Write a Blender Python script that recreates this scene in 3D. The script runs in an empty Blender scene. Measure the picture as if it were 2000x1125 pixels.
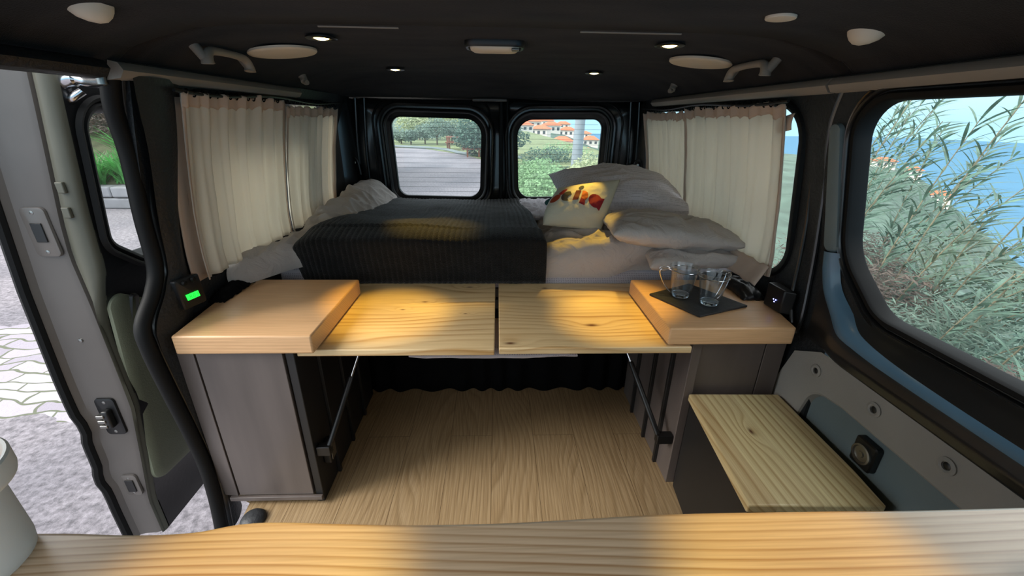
import bpy, bmesh, math, random
from mathutils import Vector, Matrix, noise
from mathutils.geometry import tessellate_polygon
C = bpy.context.scene.collection
sc = bpy.context.scene
R = math.radians

# ------------------------------------------------------------------ camera
cd = bpy.data.cameras.new('camera'); cam = bpy.data.objects.new('camera', cd); C.objects.link(cam)
cd.sensor_width = 36.0; cd.lens = 809.2 / 2000 * 36; cd.clip_start = 0.02; cd.clip_end = 3000
th, ya, ro = R(22.25), R(2.17), R(0.825)
F = Vector((math.sin(ya)*math.cos(th), math.cos(ya)*math.cos(th), -math.sin(th)))
Rt = Vector((math.cos(ya), -math.sin(ya), 0)); Up = Rt.cross(F)
c_, s_ = math.cos(ro), math.sin(ro)
X_ = Rt*c_ + Up*s_; Y_ = -Rt*s_ + Up*c_; Z_ = -F
cam.matrix_world = Matrix(((X_.x, Y_.x, Z_.x, 0), (X_.y, Y_.y, Z_.y, 0), (X_.z, Y_.z, Z_.z, 1.0926), (0, 0, 0, 1)))
sc.camera = cam
# ------------------------------------------------------------------ world, exposure
sc.view_settings.view_transform = 'Standard'; sc.view_settings.look = 'None'
sc.view_settings.gamma = 1; sc.view_settings.use_curve_mapping = False
sc.view_settings.exposure = 1.55
w = bpy.data.worlds.new('overcast_sky'); sc.world = w; w.use_nodes = True
nt = w.node_tree; bg = nt.nodes['Background']
tc = nt.nodes.new('ShaderNodeTexCoord'); sx = nt.nodes.new('ShaderNodeSeparateXYZ'); cr = nt.nodes.new('ShaderNodeValToRGB')
nt.links.new(tc.outputs['Generated'], sx.inputs[0]); nt.links.new(sx.outputs[2], cr.inputs[0]); nt.links.new(cr.outputs[0], bg.inputs[0])
cr.color_ramp.elements[0].position = 0.0; cr.color_ramp.elements[0].color = (0.27, 0.46, 0.58, 1)
cr.color_ramp.elements[1].position = 0.45; cr.color_ramp.elements[1].color = (.96, .98, 1.0, 1)
bg.inputs[1].default_value = 0.85
try:
    sc.cycles.use_denoising = True; sc.cycles.sample_clamp_indirect = 4
    sc.cycles.max_bounces = 10; sc.cycles.transparent_max_bounces = 24
except Exception: pass
su = bpy.data.lights.new('soft_sun', 'SUN'); su.energy = 1.5; su.angle = R(30); su.color = (1, .96, .9)
so = bpy.data.objects.new('soft_sun', su); C.objects.link(so); so.rotation_euler = (R(12), R(-52), 0)

# ------------------------------------------------------------------ helpers
def H(h):
    h = h.lstrip('#'); v = [int(h[i:i+2], 16)/255 for i in (0, 2, 4)]
    return tuple(x/12.92 if x <= .04045 else ((x+.055)/1.055)**2.4 for x in v) + (1,)
def newmat(n):
    m = bpy.data.materials.new(n); m.use_nodes = True
    return m, m.node_tree, m.node_tree.nodes['Principled BSDF']
def N(t, kind, **k):
    n = t.nodes.new(kind)
    for a, b in k.items():
        if a in n.inputs: n.inputs[a].default_value = b
        else: setattr(n, a, b)
    return n
def mat(name, col, rough=.6, metal=0, var=.12, vscale=8, bump=0, bscale=60, spec=.5, emit=None, es=0, sheen=0, stretch=None, coat=0):
    m, t, b = newmat(name)
    b.inputs['Roughness'].default_value = rough; b.inputs['Metallic'].default_value = metal
    b.inputs['Specular IOR Level'].default_value = spec
    if sheen: b.inputs['Sheen Weight'].default_value = sheen
    if coat: b.inputs['Coat Weight'].default_value = coat; b.inputs['Coat Roughness'].default_value = .15
    c = H(col) if isinstance(col, str) else col
    o = N(t, 'ShaderNodeTexCoord'); mp = N(t, 'ShaderNodeMapping')
    if stretch: mp.inputs['Scale'].default_value = stretch
    t.links.new(o.outputs['Object'], mp.inputs[0])
    nz = N(t, 'ShaderNodeTexNoise'); nz.inputs['Scale'].default_value = vscale; nz.inputs['Detail'].default_value = 5
    t.links.new(mp.outputs[0], nz.inputs['Vector'])
    r = N(t, 'ShaderNodeValToRGB')
    r.color_ramp.elements[0].position = .3; r.color_ramp.elements[1].position = .7
    r.color_ramp.elements[0].color = tuple(x*(1-var) for x in c[:3]) + (1,)
    r.color_ramp.elements[1].color = tuple(min(1, x*(1+var)) for x in c[:3]) + (1,)
    t.links.new(nz.outputs['Fac'], r.inputs[0]); t.links.new(r.outputs[0], b.inputs['Base Color'])
    if bump:
        n2 = N(t, 'ShaderNodeTexNoise'); n2.inputs['Scale'].default_value = bscale; n2.inputs['Detail'].default_value = 3
        t.links.new(mp.outputs[0], n2.inputs['Vector'])
        bp = N(t, 'ShaderNodeBump'); bp.inputs['Strength'].default_value = bump; bp.inputs['Distance'].default_value = .004
        t.links.new(n2.outputs['Fac'], bp.inputs['Height']); t.links.new(bp.outputs[0], b.inputs['Normal'])
    if emit:
        b.inputs['Emission Color'].default_value = H(emit); b.inputs['Emission Strength'].default_value = es
    return m
def math_(t, op, a, b=None):
    n = N(t, 'ShaderNodeMath'); n.operation = op
    for i, v in enumerate((a, b)):
        if v is None: continue
        if isinstance(v, (int, float)): n.inputs[i].default_value = v
        else: t.links.new(v, n.inputs[i])
    return n.outputs[0]
def wood(name, light, dark, axis='X', freq=38, wob=3.0, along=1.2, knots=(), rough=.42, knotcol='#5a2c12', contrast=1.0, coat=.15, stave=0, off=0, irr=.85):
    # grain lines run along `axis`; contour lines of a wobbled coordinate; knots push the rings outward
    m, t, b = newmat(name)
    b.inputs['Roughness'].default_value = rough; b.inputs['Coat Weight'].default_value = coat; b.inputs['Coat Roughness'].default_value = .25
    o = N(t, 'ShaderNodeTexCoord'); s = N(t, 'ShaderNodeSeparateXYZ'); t.links.new(o.outputs['Object'], s.inputs[0])
    u = s.outputs[0] if axis == 'X' else s.outputs[1]
    v0 = s.outputs[1] if axis == 'X' else s.outputs[0]
    v = math_(t, 'ADD', v0, s.outputs[2])
    rnd = None
    if stave:
        fl = math_(t, 'FLOOR', math_(t, 'DIVIDE', math_(t, 'ADD', v0, 5), stave))
        wn = N(t, 'ShaderNodeTexWhiteNoise'); wn.noise_dimensions = '1D'; t.links.new(fl, wn.inputs['W']); rnd = wn.outputs['Value']
    cb = N(t, 'ShaderNodeCombineXYZ')
    t.links.new(math_(t, 'MULTIPLY', u, along), cb.inputs[0]); t.links.new(math_(t, 'MULTIPLY', v, along*3.2), cb.inputs[1])
    if rnd is not None: t.links.new(math_(t, 'MULTIPLY', rnd, 17), cb.inputs[2])
    else: cb.inputs[2].default_value = off
    nz = N(t, 'ShaderNodeTexNoise'); nz.inputs['Scale'].default_value = 1.0; nz.inputs['Detail'].default_value = 1.5
    t.links.new(cb.outputs[0], nz.inputs['Vector'])
    ph = math_(t, 'ADD', math_(t, 'MULTIPLY', v, freq), math_(t, 'MULTIPLY', nz.outputs['Fac'], wob))
    if rnd is not None: ph = math_(t, 'ADD', ph, math_(t, 'MULTIPLY', rnd, 3))
    kn = None
    for ku, kv, ks in knots:
        du = math_(t, 'DIVIDE', math_(t, 'SUBTRACT', u, ku), ks*2.2); dv = math_(t, 'DIVIDE', math_(t, 'SUBTRACT', v, kv), ks)
        d2 = math_(t, 'ADD', math_(t, 'MULTIPLY', du, du), math_(t, 'MULTIPLY', dv, dv))
        e = math_(t, 'POWER', 2.718, math_(t, 'MULTIPLY', d2, -.12))
        ph = math_(t, 'ADD', ph, math_(t, 'MULTIPLY', e, 1.6))
        k = math_(t, 'POWER', 2.718, math_(t, 'MULTIPLY', d2, -2.2)); kn = k if kn is None else math_(t, 'MAXIMUM', kn, k)
    fr = math_(t, 'FRACT', ph)
    r = N(t, 'ShaderNodeValToRGB'); t.links.new(fr, r.inputs[0])
    L, D = H(light), H(dark); D = tuple(l+(d-l)*contrast for l, d in zip(L[:3], D[:3])) + (1,)
    mid = tuple((a*.72+b_*.28) for a, b_ in zip(L[:3], D[:3])) + (1,)
    e = r.color_ramp.elements; e[0].position = 0; e[0].color = L; e[1].position = 1; e[1].color = L
    x = e.new(.5); x.color = mid; x = e.new(.78); x.color = D; x = e.new(.9); x.color = mid
    # fine fibres
    cb2 = N(t, 'ShaderNodeCombineXYZ'); t.links.new(math_(t, 'MULTIPLY', u, 9), cb2.inputs[0]); t.links.new(math_(t, 'MULTIPLY', v, 420), cb2.inputs[1])
    nf = N(t, 'ShaderNodeTexNoise'); nf.inputs['Scale'].default_value = 1; nf.inputs['Detail'].default_value = 3; t.links.new(cb2.outputs[0], nf.inputs['Vector'])
    mx = N(t, 'ShaderNodeMixRGB'); mx.blend_type = 'MULTIPLY'; mx.inputs[0].default_value = .35
    t.links.new(r.outputs[0], mx.inputs[1])
    cb3 = N(t, 'ShaderNodeCombineXYZ'); t.links.new(math_(t, 'MULTIPLY', u, 1.6), cb3.inputs[0]); t.links.new(math_(t, 'MULTIPLY', v, 16), cb3.inputs[1]); cb3.inputs[2].default_value = off+4
    n3 = N(t, 'ShaderNodeTexNoise'); n3.inputs['Scale'].default_value = 1; n3.inputs['Detail'].default_value = 2; t.links.new(cb3.outputs[0], n3.inputs['Vector'])
    rm = N(t, 'ShaderNodeValToRGB'); t.links.new(n3.outputs['Fac'], rm.inputs[0]); rm.color_ramp.elements[0].position = .38; rm.color_ramp.elements[0].color = (irr, irr, irr, 1); rm.color_ramp.elements[1].position = .62; rm.color_ramp.elements[1].color = (0, 0, 0, 1)
    mi = N(t, 'ShaderNodeMixRGB'); t.links.new(rm.outputs[0], mi.inputs[0]); t.links.new(r.outputs[0], mi.inputs[1]); mi.inputs[2].default_value = L
    t.links.new(mi.outputs[0], mx.inputs[1])
    rr = N(t, 'ShaderNodeValToRGB'); t.links.new(nf.outputs['Fac'], rr.inputs[0])
    rr.color_ramp.elements[0].position = .35; rr.color_ramp.elements[0].color = (.62, .55, .48, 1); rr.color_ramp.elements[1].position = .6; rr.color_ramp.elements[1].color = (1, 1, 1, 1)
    t.links.new(rr.outputs[0], mx.inputs[2]); out = mx.outputs[0]
    if rnd is not None:
        m3 = N(t, 'ShaderNodeMixRGB'); m3.blend_type = 'MULTIPLY'; m3.inputs[0].default_value = 1
        r3 = N(t, 'ShaderNodeValToRGB'); t.links.new(rnd, r3.inputs[0]); r3.color_ramp.elements[0].color = (.78, .68, .6, 1); r3.color_ramp.elements[1].color = (1, 1, .95, 1)
        t.links.new(out, m3.inputs[1]); t.links.new(r3.outputs[0], m3.inputs[2]); out = m3.outputs[0]
    if kn is not None:
        m4 = N(t, 'ShaderNodeMixRGB'); t.links.new(kn, m4.inputs[0]); t.links.new(out, m4.inputs[1]); m4.inputs[2].default_value = H(knotcol); out = m4.outputs[0]
    t.links.new(out, b.inputs['Base Color'])
    bp = N(t, 'ShaderNodeBump'); bp.inputs['Strength'].default_value = .12; bp.inputs['Distance'].default_value = .001
    t.links.new(nf.outputs['Fac'], bp.inputs['Height']); t.links.new(bp.outputs[0], b.inputs['Normal'])
    return m

class MB:
    def __init__(s): s.v = []; s.f = []
    def add(s, vs, fs):
        o = len(s.v); s.v += [tuple(v) for v in vs]; s.f += [tuple(i+o for i in f) for f in fs]; return s
    def box(s, x0, x1, y0, y1, z0, z1, M=None):
        vs = [Vector((x, y, z)) for x in (x0, x1) for y in (y0, y1) for z in (z0, z1)]
        if M: vs = [M @ v for v in vs]
        return s.add(vs, [(0, 1, 3, 2), (4, 6, 7, 5), (0, 4, 5, 1), (2, 3, 7, 6), (0, 2, 6, 4), (1, 5, 7, 3)])
    def prism(s, poly, z0, z1):      # poly in XY
        n = len(poly); vs = [(x, y, z0) for x, y in poly] + [(x, y, z1) for x, y in poly]
        return s.add(vs, [tuple(range(n))[::-1], tuple(range(n, 2*n))] + [(i, (i+1) % n, n+(i+1) % n, n+i) for i in range(n)])
    def tube(s, pts, r, n=10, closed=False, caps=True):
        pts = [Vector(p) for p in pts]; rs = r if isinstance(r, (list, tuple)) else [r]*len(pts)
        rings = []; ref = None; K = len(pts)
        for i, p in enumerate(pts):
            a = pts[(i-1) % K] if (closed or i > 0) else p; b = pts[(i+1) % K] if (closed or i < K-1) else p
            t = (b-a).normalized()
            if ref is None: ref = Vector((0, 0, 1)) if abs(t.z) < .9 else Vector((1, 0, 0))
            u = t.cross(ref)
            if u.length < 1e-4: u = t.orthogonal()
            u.normalize(); v = u.cross(t).normalized(); ref = v
            rings.append([p + (u*math.cos(6.28319*k/n) + v*math.sin(6.28319*k/n))*rs[i] for k in range(n)])
        vs = [q for rg in rings for q in rg]; fs = []
        for i in range(K if closed else K-1):
            j = (i+1) % K
            for k in range(n): fs.append((i*n+k, i*n+(k+1) % n, j*n+(k+1) % n, j*n+k))
        if caps and not closed: fs += [tuple(range(n))[::-1], tuple((K-1)*n+k for k in range(n))]
        return s.add(vs, fs)
    def lathe(s, prof, M=None, n=32):  # prof (r,z)
        vs = []; fs = []
        for r, z in prof:
            for k in range(n):
                a = 6.28319*k/n; q = Vector((r*math.cos(a), r*math.sin(a), z)); vs.append(M @ q if M else q)
        for i in range(len(prof)-1):
            for k in range(n): fs.append((i*n+k, i*n+(k+1) % n, (i+1)*n+(k+1) % n, (i+1)*n+k))
        if prof[0][0] > 1e-5: fs.append(tuple(range(n))[::-1])
        if prof[-1][0] > 1e-5: fs.append(tuple((len(prof)-1)*n+k for k in range(n)))
        return s.add(vs, fs)
    def grid(s, f, nu, nv, cu=False):
        vs = [f(i/nu, j/nv) for i in range(nu+1) for j in range(nv+1)]
        fs = [(i*(nv+1)+j, (i+1)*(nv+1)+j, (i+1)*(nv+1)+j+1, i*(nv+1)+j+1) for i in range(nu) for j in range(nv)]
        return s.add(vs, fs)
    def loft(s, loops, closed=True, cap0=False, cap1=False):
        n = len(loops[0]); vs = [p for l in loops for p in l]; fs = []
        for i in range(len(loops)-1):
            for k in range(n if closed else n-1):
                fs.append((i*n+k, i*n+(k+1) % n, (i+1)*n+(k+1) % n, (i+1)*n+k))
        if cap0: fs.append(tuple(range(n)))
        if cap1: fs.append(tuple((len(loops)-1)*n+k for k in range(n)))
        return s.add(vs, fs)
    def poly_holes(s, outer, holes, fn):  # 2D polygons -> fn(a,b) 3D
        pl = [[Vector((a, b, 0)) for a, b in p] for p in [outer]+holes]
        flat = [fn(a, b) for p in [outer]+holes for a, b in p]
        return s.add(flat, tessellate_polygon(pl))
    def build(s, name, m, parent=None, smooth=True, bevel=0, solid=0, sub=0, angle=40, segs=3, offset=-1, merge=False, recalc=True):
        me = bpy.data.meshes.new(name); me.from_pydata(s.v, [], s.f)
        b = bmesh.new(); b.from_mesh(me)
        if merge: bmesh.ops.remove_doubles(b, verts=b.verts, dist=1e-5)
        if recalc: bmesh.ops.recalc_face_normals(b, faces=b.faces)
        b.to_mesh(me); b.free()
        me.materials.append(m); o = bpy.data.objects.new(name, me); C.objects.link(o)
        if smooth:
            me.shade_smooth()
            try: me.set_sharp_from_angle(angle=R(angle))
            except Exception: pass
        if solid:
            q = o.modifiers.new('solid', 'SOLIDIFY'); q.thickness = solid; q.offset = offset
        if bevel:
            q = o.modifiers.new('bevel', 'BEVEL'); q.width = bevel; q.segments = segs; q.limit_method = 'ANGLE'; q.angle_limit = R(40)
        if sub:
            q = o.modifiers.new('sub', 'SUBSURF'); q.levels = sub; q.render_levels = sub
        if parent:
            o.parent = parent; o.matrix_parent_inverse = Matrix.Translation(-parent.location) if parent.type == 'EMPTY' else Matrix.Identity(4)
        return o
def tag(o, label=None, cat=None, group=None, kind=None):
    if label: o['label'] = label
    if cat: o['category'] = cat
    if group: o['group'] = group
    if kind: o['kind'] = kind
    return o
def thing(name, loc, label, cat, group=None):
    o = bpy.data.objects.new(name, None); C.objects.link(o); o.location = loc; o.empty_display_size = .05
    return tag(o, label, cat, group)
def struct(name, label=None):
    o = bpy.data.objects.new(name, None); C.objects.link(o); o['kind'] = 'structure'
    if label: o['label'] = label
    return o
def copy_tree(o, parent=None):
    c = o.copy(); C.objects.link(c); c.parent = parent
    for ch in list(o.children): copy_tree(ch, c)
    return c
def rpoly(pts, radii, n=8):          # rounded polygon, 2D
    out = []; K = len(pts)
    for i in range(K):
        p = Vector(pts[i]); a = Vector(pts[i-1]); b = Vector(pts[(i+1) % K]); r = radii if isinstance(radii, (int, float)) else radii[i]
        d1 = (a-p).normalized(); d2 = (b-p).normalized(); ang = d1.angle(d2); t = r/math.tan(ang/2)
        p1 = p+d1*t; p2 = p+d2*t; bis = (d1+d2).normalized(); c = p+bis*(r/math.sin(ang/2))
        v1 = p1-c; v2 = p2-c; tot = v1.angle(v2); sg = 1 if v1.x*v2.y-v1.y*v2.x > 0 else -1
        for k in range(n+1):
            a_ = sg*tot*k/n; out.append((c.x+v1.x*math.cos(a_)-v1.y*math.sin(a_), c.y+v1.x*math.sin(a_)+v1.y*math.cos(a_)))
    return out
def offs(loop, d):                   # offset 2D closed loop outward
    K = len(loop); area = sum(loop[i][0]*loop[(i+1) % K][1]-loop[(i+1) % K][0]*loop[i][1] for i in range(K)); sg = 1 if area > 0 else -1
    out = []
    for i in range(K):
        a = Vector(loop[i-1]); b = Vector(loop[(i+1) % K]); t = (b-a).normalized(); out.append((loop[i][0]+sg*t.y*d, loop[i][1]-sg*t.x*d))
    return out
def ring(mb, loop, prof, fn):        # prof: list (offset, depth); fn(a,b,depth)->3D
    return mb.loft([[fn(a, b, dz) for a, b in offs(loop, d)] for d, dz in prof])
def smoothpath(pts, n=6):
    P = [Vector(p) if len(p) == 3 else Vector((p[0], p[1], 0)) for p in pts]; out = []
    for i in range(len(P)-1):
        p0 = P[max(i-1, 0)]; p1 = P[i]; p2 = P[i+1]; p3 = P[min(i+2, len(P)-1)]
        for k in range(n):
            t = k/n; out.append(.5*((2*p1)+(-p0+p2)*t+(2*p0-5*p1+4*p2-p3)*t*t+(-p0+3*p1-3*p2+p3)*t**3))
    out.append(P[-1]); return out
def fbm(x, y, z=0, o=4): return noise.fractal(Vector((x, y, z)), 1, 2.0, o)
def lerp(a, b, t): return a+(b-a)*t
def ss(a, b, x):
    t = max(0, min(1, (x-a)/(b-a))); return t*t*(3-2*t)

# ------------------------------------------------------------------ materials
M = {}
M['head'] = mat('dark_suede_headliner', '#1f1b19', .95, var=.6, vscale=5, bump=.4, bscale=220, sheen=.05, spec=.15, stretch=(1, 2.5, 1))
M['blackmetal'] = mat('black_painted_metal', '#1c1c1d', .32, var=.15, bump=.08, bscale=90, coat=.4)
M['blacktex'] = mat('black_textured_paint', '#1b1d1f', .5, var=.2, bump=.5, bscale=120)
M['greytrim'] = mat('grey_plastic', '#96918a', .6, var=.06, bump=.15, bscale=300)
M['skymetal'] = mat('painted_sky_reflection', '#54748a', .35, var=.08, coat=.3)  # blue of the reflected sky painted into the metal's base colour
M['recess'] = mat('slate_grey_plastic', '#6a7678', .6, var=.06, bump=.15, bscale=300)
M['rubber'] = mat('black_rubber', '#101010', .6, var=.1, spec=.2)
M['doorgrey'] = mat('grey_brown_body_paint', '#625c58', .42, var=.08, coat=.2)
M['doorolive'] = mat('olive_grey_body_paint', '#58574c', .5, var=.08)
M['olive'] = mat('olive_door_trim', '#80846f', .65, var=.06, bump=.2, bscale=250)
M['chrome'] = mat('chrome', '#d8d8dc', .18, 1, var=.02)
M['steel'] = mat('steel', '#9a9894', .35, 1, var=.05)
M['blackplastic'] = mat('black_plastic', '#131314', .4, var=.1)
M['cab'] = mat('black_laminate', '#5e5551', .38, var=.14, vscale=5, stretch=(4, 4, .5), coat=.1)
M['cabdark'] = mat('black_laminate_edge', '#1c1b1b', .5, var=.12)
M['cream'] = mat('cream_plastic', '#cfc5b5', .55, var=.04)
M['handle'] = mat('grey_brown_plastic', '#8a8176', .55, var=.05)
M['top'] = wood('pine_worktop', '#e0b384', '#ab7a4c', 'X', 110, 7, .7, off=3, rough=.4, contrast=.45)
M['counter'] = wood('pine_counter', '#eed3b2', '#b98c60', 'X', 120, 11, 1.0, off=7, rough=.38, coat=.9, irr=.5)
M['flapl'] = wood('knotty_pine_left', '#e6cb9c', '#b98f58', 'X', 30, 9, 1.1, knots=((-.10, 1.917, .008), (-.24, 1.787, .006), (-.30, 1.727, .005), (-.1, 1.697, .004)), off=12, rough=.35)
M['flapr'] = wood('knotty_pine_right', '#e6cb9c', '#b98f58', 'X', 30, 8, 1.1, knots=((.28, 1.617, .013), (.035, 1.512, .010), (.17, 1.907, .007)), off=21, rough=.35)
M['lid'] = wood('pine_seat_lid', '#efe3b4', '#b8975e', 'Y', 44, 5, .9, knots=((.83, 1.007, .008),), stave=.098, rough=.38, irr=.4, contrast=.9)
M['floor'] = None
def pane_mat(name, tint, haze_mix):
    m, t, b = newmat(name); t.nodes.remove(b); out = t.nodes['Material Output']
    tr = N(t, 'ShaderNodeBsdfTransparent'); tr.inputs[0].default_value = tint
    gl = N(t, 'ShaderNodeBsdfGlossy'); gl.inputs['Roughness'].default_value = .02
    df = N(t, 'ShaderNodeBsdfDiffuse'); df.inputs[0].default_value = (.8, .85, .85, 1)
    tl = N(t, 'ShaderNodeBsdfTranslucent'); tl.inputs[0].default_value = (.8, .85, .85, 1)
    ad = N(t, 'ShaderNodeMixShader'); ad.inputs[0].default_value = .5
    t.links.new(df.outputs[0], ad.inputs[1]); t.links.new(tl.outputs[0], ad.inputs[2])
    m1 = N(t, 'ShaderNodeMixShader'); m1.inputs[0].default_value = haze_mix; t.links.new(tr.outputs[0], m1.inputs[1]); t.links.new(ad.outputs[0], m1.inputs[2])  # whitish diffuse share in the glass stands in for outdoor haze
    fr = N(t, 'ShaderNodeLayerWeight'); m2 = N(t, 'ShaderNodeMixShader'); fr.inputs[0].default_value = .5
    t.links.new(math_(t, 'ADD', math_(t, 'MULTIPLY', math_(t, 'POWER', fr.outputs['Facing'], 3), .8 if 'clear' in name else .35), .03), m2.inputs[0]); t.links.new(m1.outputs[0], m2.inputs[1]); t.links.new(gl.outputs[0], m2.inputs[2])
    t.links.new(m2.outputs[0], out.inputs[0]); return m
M['glassclear'] = pane_mat('thin_clear_glass', (.95, .98, 1, 1), .02)
M['pane'] = pane_mat('hazed_window_glass', (.92, .96, .96, 1), .02)
M['pane2'] = pane_mat('rear_window_glass', (.9, .97, .99, 1), .09)
M['thickglass'], t, b = newmat('thick_glass_base')
b.inputs['Transmission Weight'].default_value = 1; b.inputs['Roughness'].default_value = .02; b.inputs['IOR'].default_value = 1.45; b.inputs['Base Color'].default_value = (.8, .92, 1, 1)
def cloth(name, col, trans=.4, weave=900, rough=.9, dots=None, wr=.0):
    m, t, b = newmat(name); out = t.nodes['Material Output']
    b.inputs['Roughness'].default_value = rough; b.inputs['Specular IOR Level'].default_value = .15; b.inputs['Sheen Weight'].default_value = .15
    c = H(col); o = N(t, 'ShaderNodeTexCoord'); nz = N(t, 'ShaderNodeTexNoise'); nz.inputs['Scale'].default_value = 6
    t.links.new(o.outputs['Object'], nz.inputs['Vector'])
    r = N(t, 'ShaderNodeValToRGB'); r.color_ramp.elements[0].color = tuple(x*.93 for x in c[:3])+(1,); r.color_ramp.elements[1].color = tuple(min(1, x*1.05) for x in c[:3])+(1,)
    t.links.new(nz.outputs['Fac'], r.inputs[0]); src = r.outputs[0]
    if dots:
        vo = N(t, 'ShaderNodeTexVoronoi'); vo.inputs['Scale'].default_value = dots[1]; vo.inputs['Randomness'].default_value = .15
        t.links.new(o.outputs['Object'], vo.inputs['Vector'])
        r2 = N(t, 'ShaderNodeValToRGB'); r2.color_ramp.elements[0].position = .25; r2.color_ramp.elements[1].position = .33
        r2.color_ramp.elements[0].color = (1, 1, 1, 1); r2.color_ramp.elements[1].color = (0, 0, 0, 1); t.links.new(vo.outputs['Distance'], r2.inputs[0])
        mx = N(t, 'ShaderNodeMixRGB'); t.links.new(r2.outputs[0], mx.inputs[0]); t.links.new(src, mx.inputs[1]); mx.inputs[2].default_value = H(dots[0]); src = mx.outputs[0]
    t.links.new(src, b.inputs['Base Color'])
    wv = N(t, 'ShaderNodeTexNoise'); wv.inputs['Scale'].default_value = weave; t.links.new(o.outputs['Object'], wv.inputs['Vector'])
    bp = N(t, 'ShaderNodeBump'); bp.inputs['Strength'].default_value = .2; bp.inputs['Distance'].default_value = .001; t.links.new(wv.outputs['Fac'], bp.inputs['Height'])
    last = bp
    if wr:
        w2 = N(t, 'ShaderNodeTexNoise'); w2.inputs['Scale'].default_value = 14; w2.inputs['Detail'].default_value = 4; w2.inputs['Distortion'].default_value = 1.2; t.links.new(o.outputs['Object'], w2.inputs['Vector'])
        b2 = N(t, 'ShaderNodeBump'); b2.inputs['Strength'].default_value = wr; b2.inputs['Distance'].default_value = .02; t.links.new(w2.outputs['Fac'], b2.inputs['Height']); t.links.new(bp.outputs[0], b2.inputs['Normal']); last = b2
    t.links.new(last.outputs[0], b.inputs['Normal'])
    if trans:
        tl = N(t, 'ShaderNodeBsdfTranslucent'); t.links.new(src, tl.inputs[0]); mx = N(t, 'ShaderNodeMixShader'); mx.inputs[0].default_value = trans
        t.links.new(b.outputs[0], mx.inputs[1]); t.links.new(tl.outputs[0], mx.inputs[2]); t.links.new(mx.outputs[0], out.inputs[0])
    return m
M['curtain'] = cloth('cream_cotton', '#e6dfd2', .45)
M['hem'] = cloth('peach_cotton', '#d6c0ae', .3)
M['duvet'] = cloth('taupe_cotton', '#b5aca6', 0, wr=.5)
M['sheet'] = cloth('dotted_lilac_cotton', '#b9b3b8', 0, dots=('#8d868e', 150), wr=.15)
M['pillow'] = cloth('dotted_grey_cotton', '#d2cace', 0, dots=('#8c8488', 170), wr=.35)
M['canvas'] = cloth('natural_canvas', '#cbc5b0', 0, wr=.15)
M['fur'] = mat('black_plush', '#070606', .8, var=.4, vscale=60, bump=1.0, bscale=260, sheen=.12, spec=.25)
M['blackfabric'] = mat('black_fabric', '#0b0b0c', .95, var=.3, bump=.5, bscale=200, spec=.1)
M['slate'] = mat('slate', '#26282b', .55, var=.2, vscale=30, bump=.5, bscale=80)
M['ceramic'] = mat('off_white_ceramic', '#c9c9c6', .35, var=.03)
M['cork'] = mat('brown_cork', '#b07f63', .7, var=.2, vscale=60)
M['bluegrey'] = mat('blue_grey_enamel', '#62707a', .3, var=.08)
for k, c in (('lred', '#8e1420'), ('lmar', '#5e1119'), ('lor', '#c4611d'), ('lnavy', '#141a2c'), ('lteal', '#1d4a48'), ('lrust', '#9c3a16')):
    M[k] = mat('print_'+k, c, .8, var=.08)
M['warm'] = mat('warm_lamp_lens', '#ffe9b0', .5, emit='#ffdf8c', es=6)
M['green'] = mat('green_display', '#0a9a20', .4, emit='#1cff3a', es=1.0)
M['blue'] = mat('blue_led', '#6a7bff', .4, emit='#8a90ff', es=3)
M['digit'] = mat('dark_digit', '#06420d', .5)

# ------------------------------------------------------------------ VAN SHELL
def xs(z):                            # half width of the body interior at height z
    return .845 - .075*max(0, (z-.72)/.46)**1.4
def wallfn(side, ext=0): return lambda y, z, d=0: Vector((side*(xs(z)+d), y, z))
def subdiv2d(loop, step=.05):
    out = []
    for i in range(len(loop)):
        a = Vector(loop[i]); b = Vector(loop[(i+1) % len(loop)]); n = max(1, int((b-a).length/step))
        for k in range(n): out.append(tuple(a+(b-a)*k/n))
    return out
def clip_wall(mb, y0, y1, z0, z1, hole, side, rows=26):
    # horizontal strips of the wall, cut around the hole outline so the curved panel stays smooth
    import bisect
    fn = wallfn(side); zs = [z0+(z1-z0)*i/rows for i in range(rows+1)]
    if hole:
        hz = [p[1] for p in hole]; zs += [min(hz), max(hz)]; 
        zs += [p[1] for p in hole]; zs = sorted(set(round(z, 3) for z in zs if z0 <= z <= z1))
    hmin, hmax = (min(p[1] for p in hole), max(p[1] for p in hole)) if hole else (9, 9)
    def cross(z):
        ys = []; K = len(hole); z = min(max(z, hmin+1e-5), hmax-1e-5)
        for i in range(K):
            (a, b), (c, d) = hole[i], hole[(i+1) % K]
            if (b <= z < d) or (d <= z < b): ys.append(a+(c-a)*(z-b)/(d-b))
        return min(ys), max(ys)
    for za, zb in zip(zs[:-1], zs[1:]):
        if zb-za < 2e-4: continue
        zm = (za+zb)/2
        if hole and hmin < zm < hmax:
            A, B = cross(za), cross(zb); segs = [((y0, y0), (A[0], B[0])), ((A[1], B[1]), (y1, y1))]
        else: segs = [((y0, y0), (y1, y1))]
        for (a0, a1), (b0, b1) in segs:
            mb.add([fn(a0, za), fn(b0, za), fn(b1, zb), fn(a1, zb)], [(0, 1, 2, 3)])

# window outlines (y, z)
WSL = rpoly([(1.13, .66), (2.12, .66), (2.12, 1.135), (1.13, 1.135)], .09)
WSR = rpoly([(1.13, .66), (2.26, .66), (2.26, 1.135), (1.13, 1.135)], .09)
WBR = rpoly([(-.35, .695), (.80, .695), (.925, .80), (.955, 1.14), (-.35, 1.14)], [.09, .10, .14, .08, .09], 10)
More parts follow.
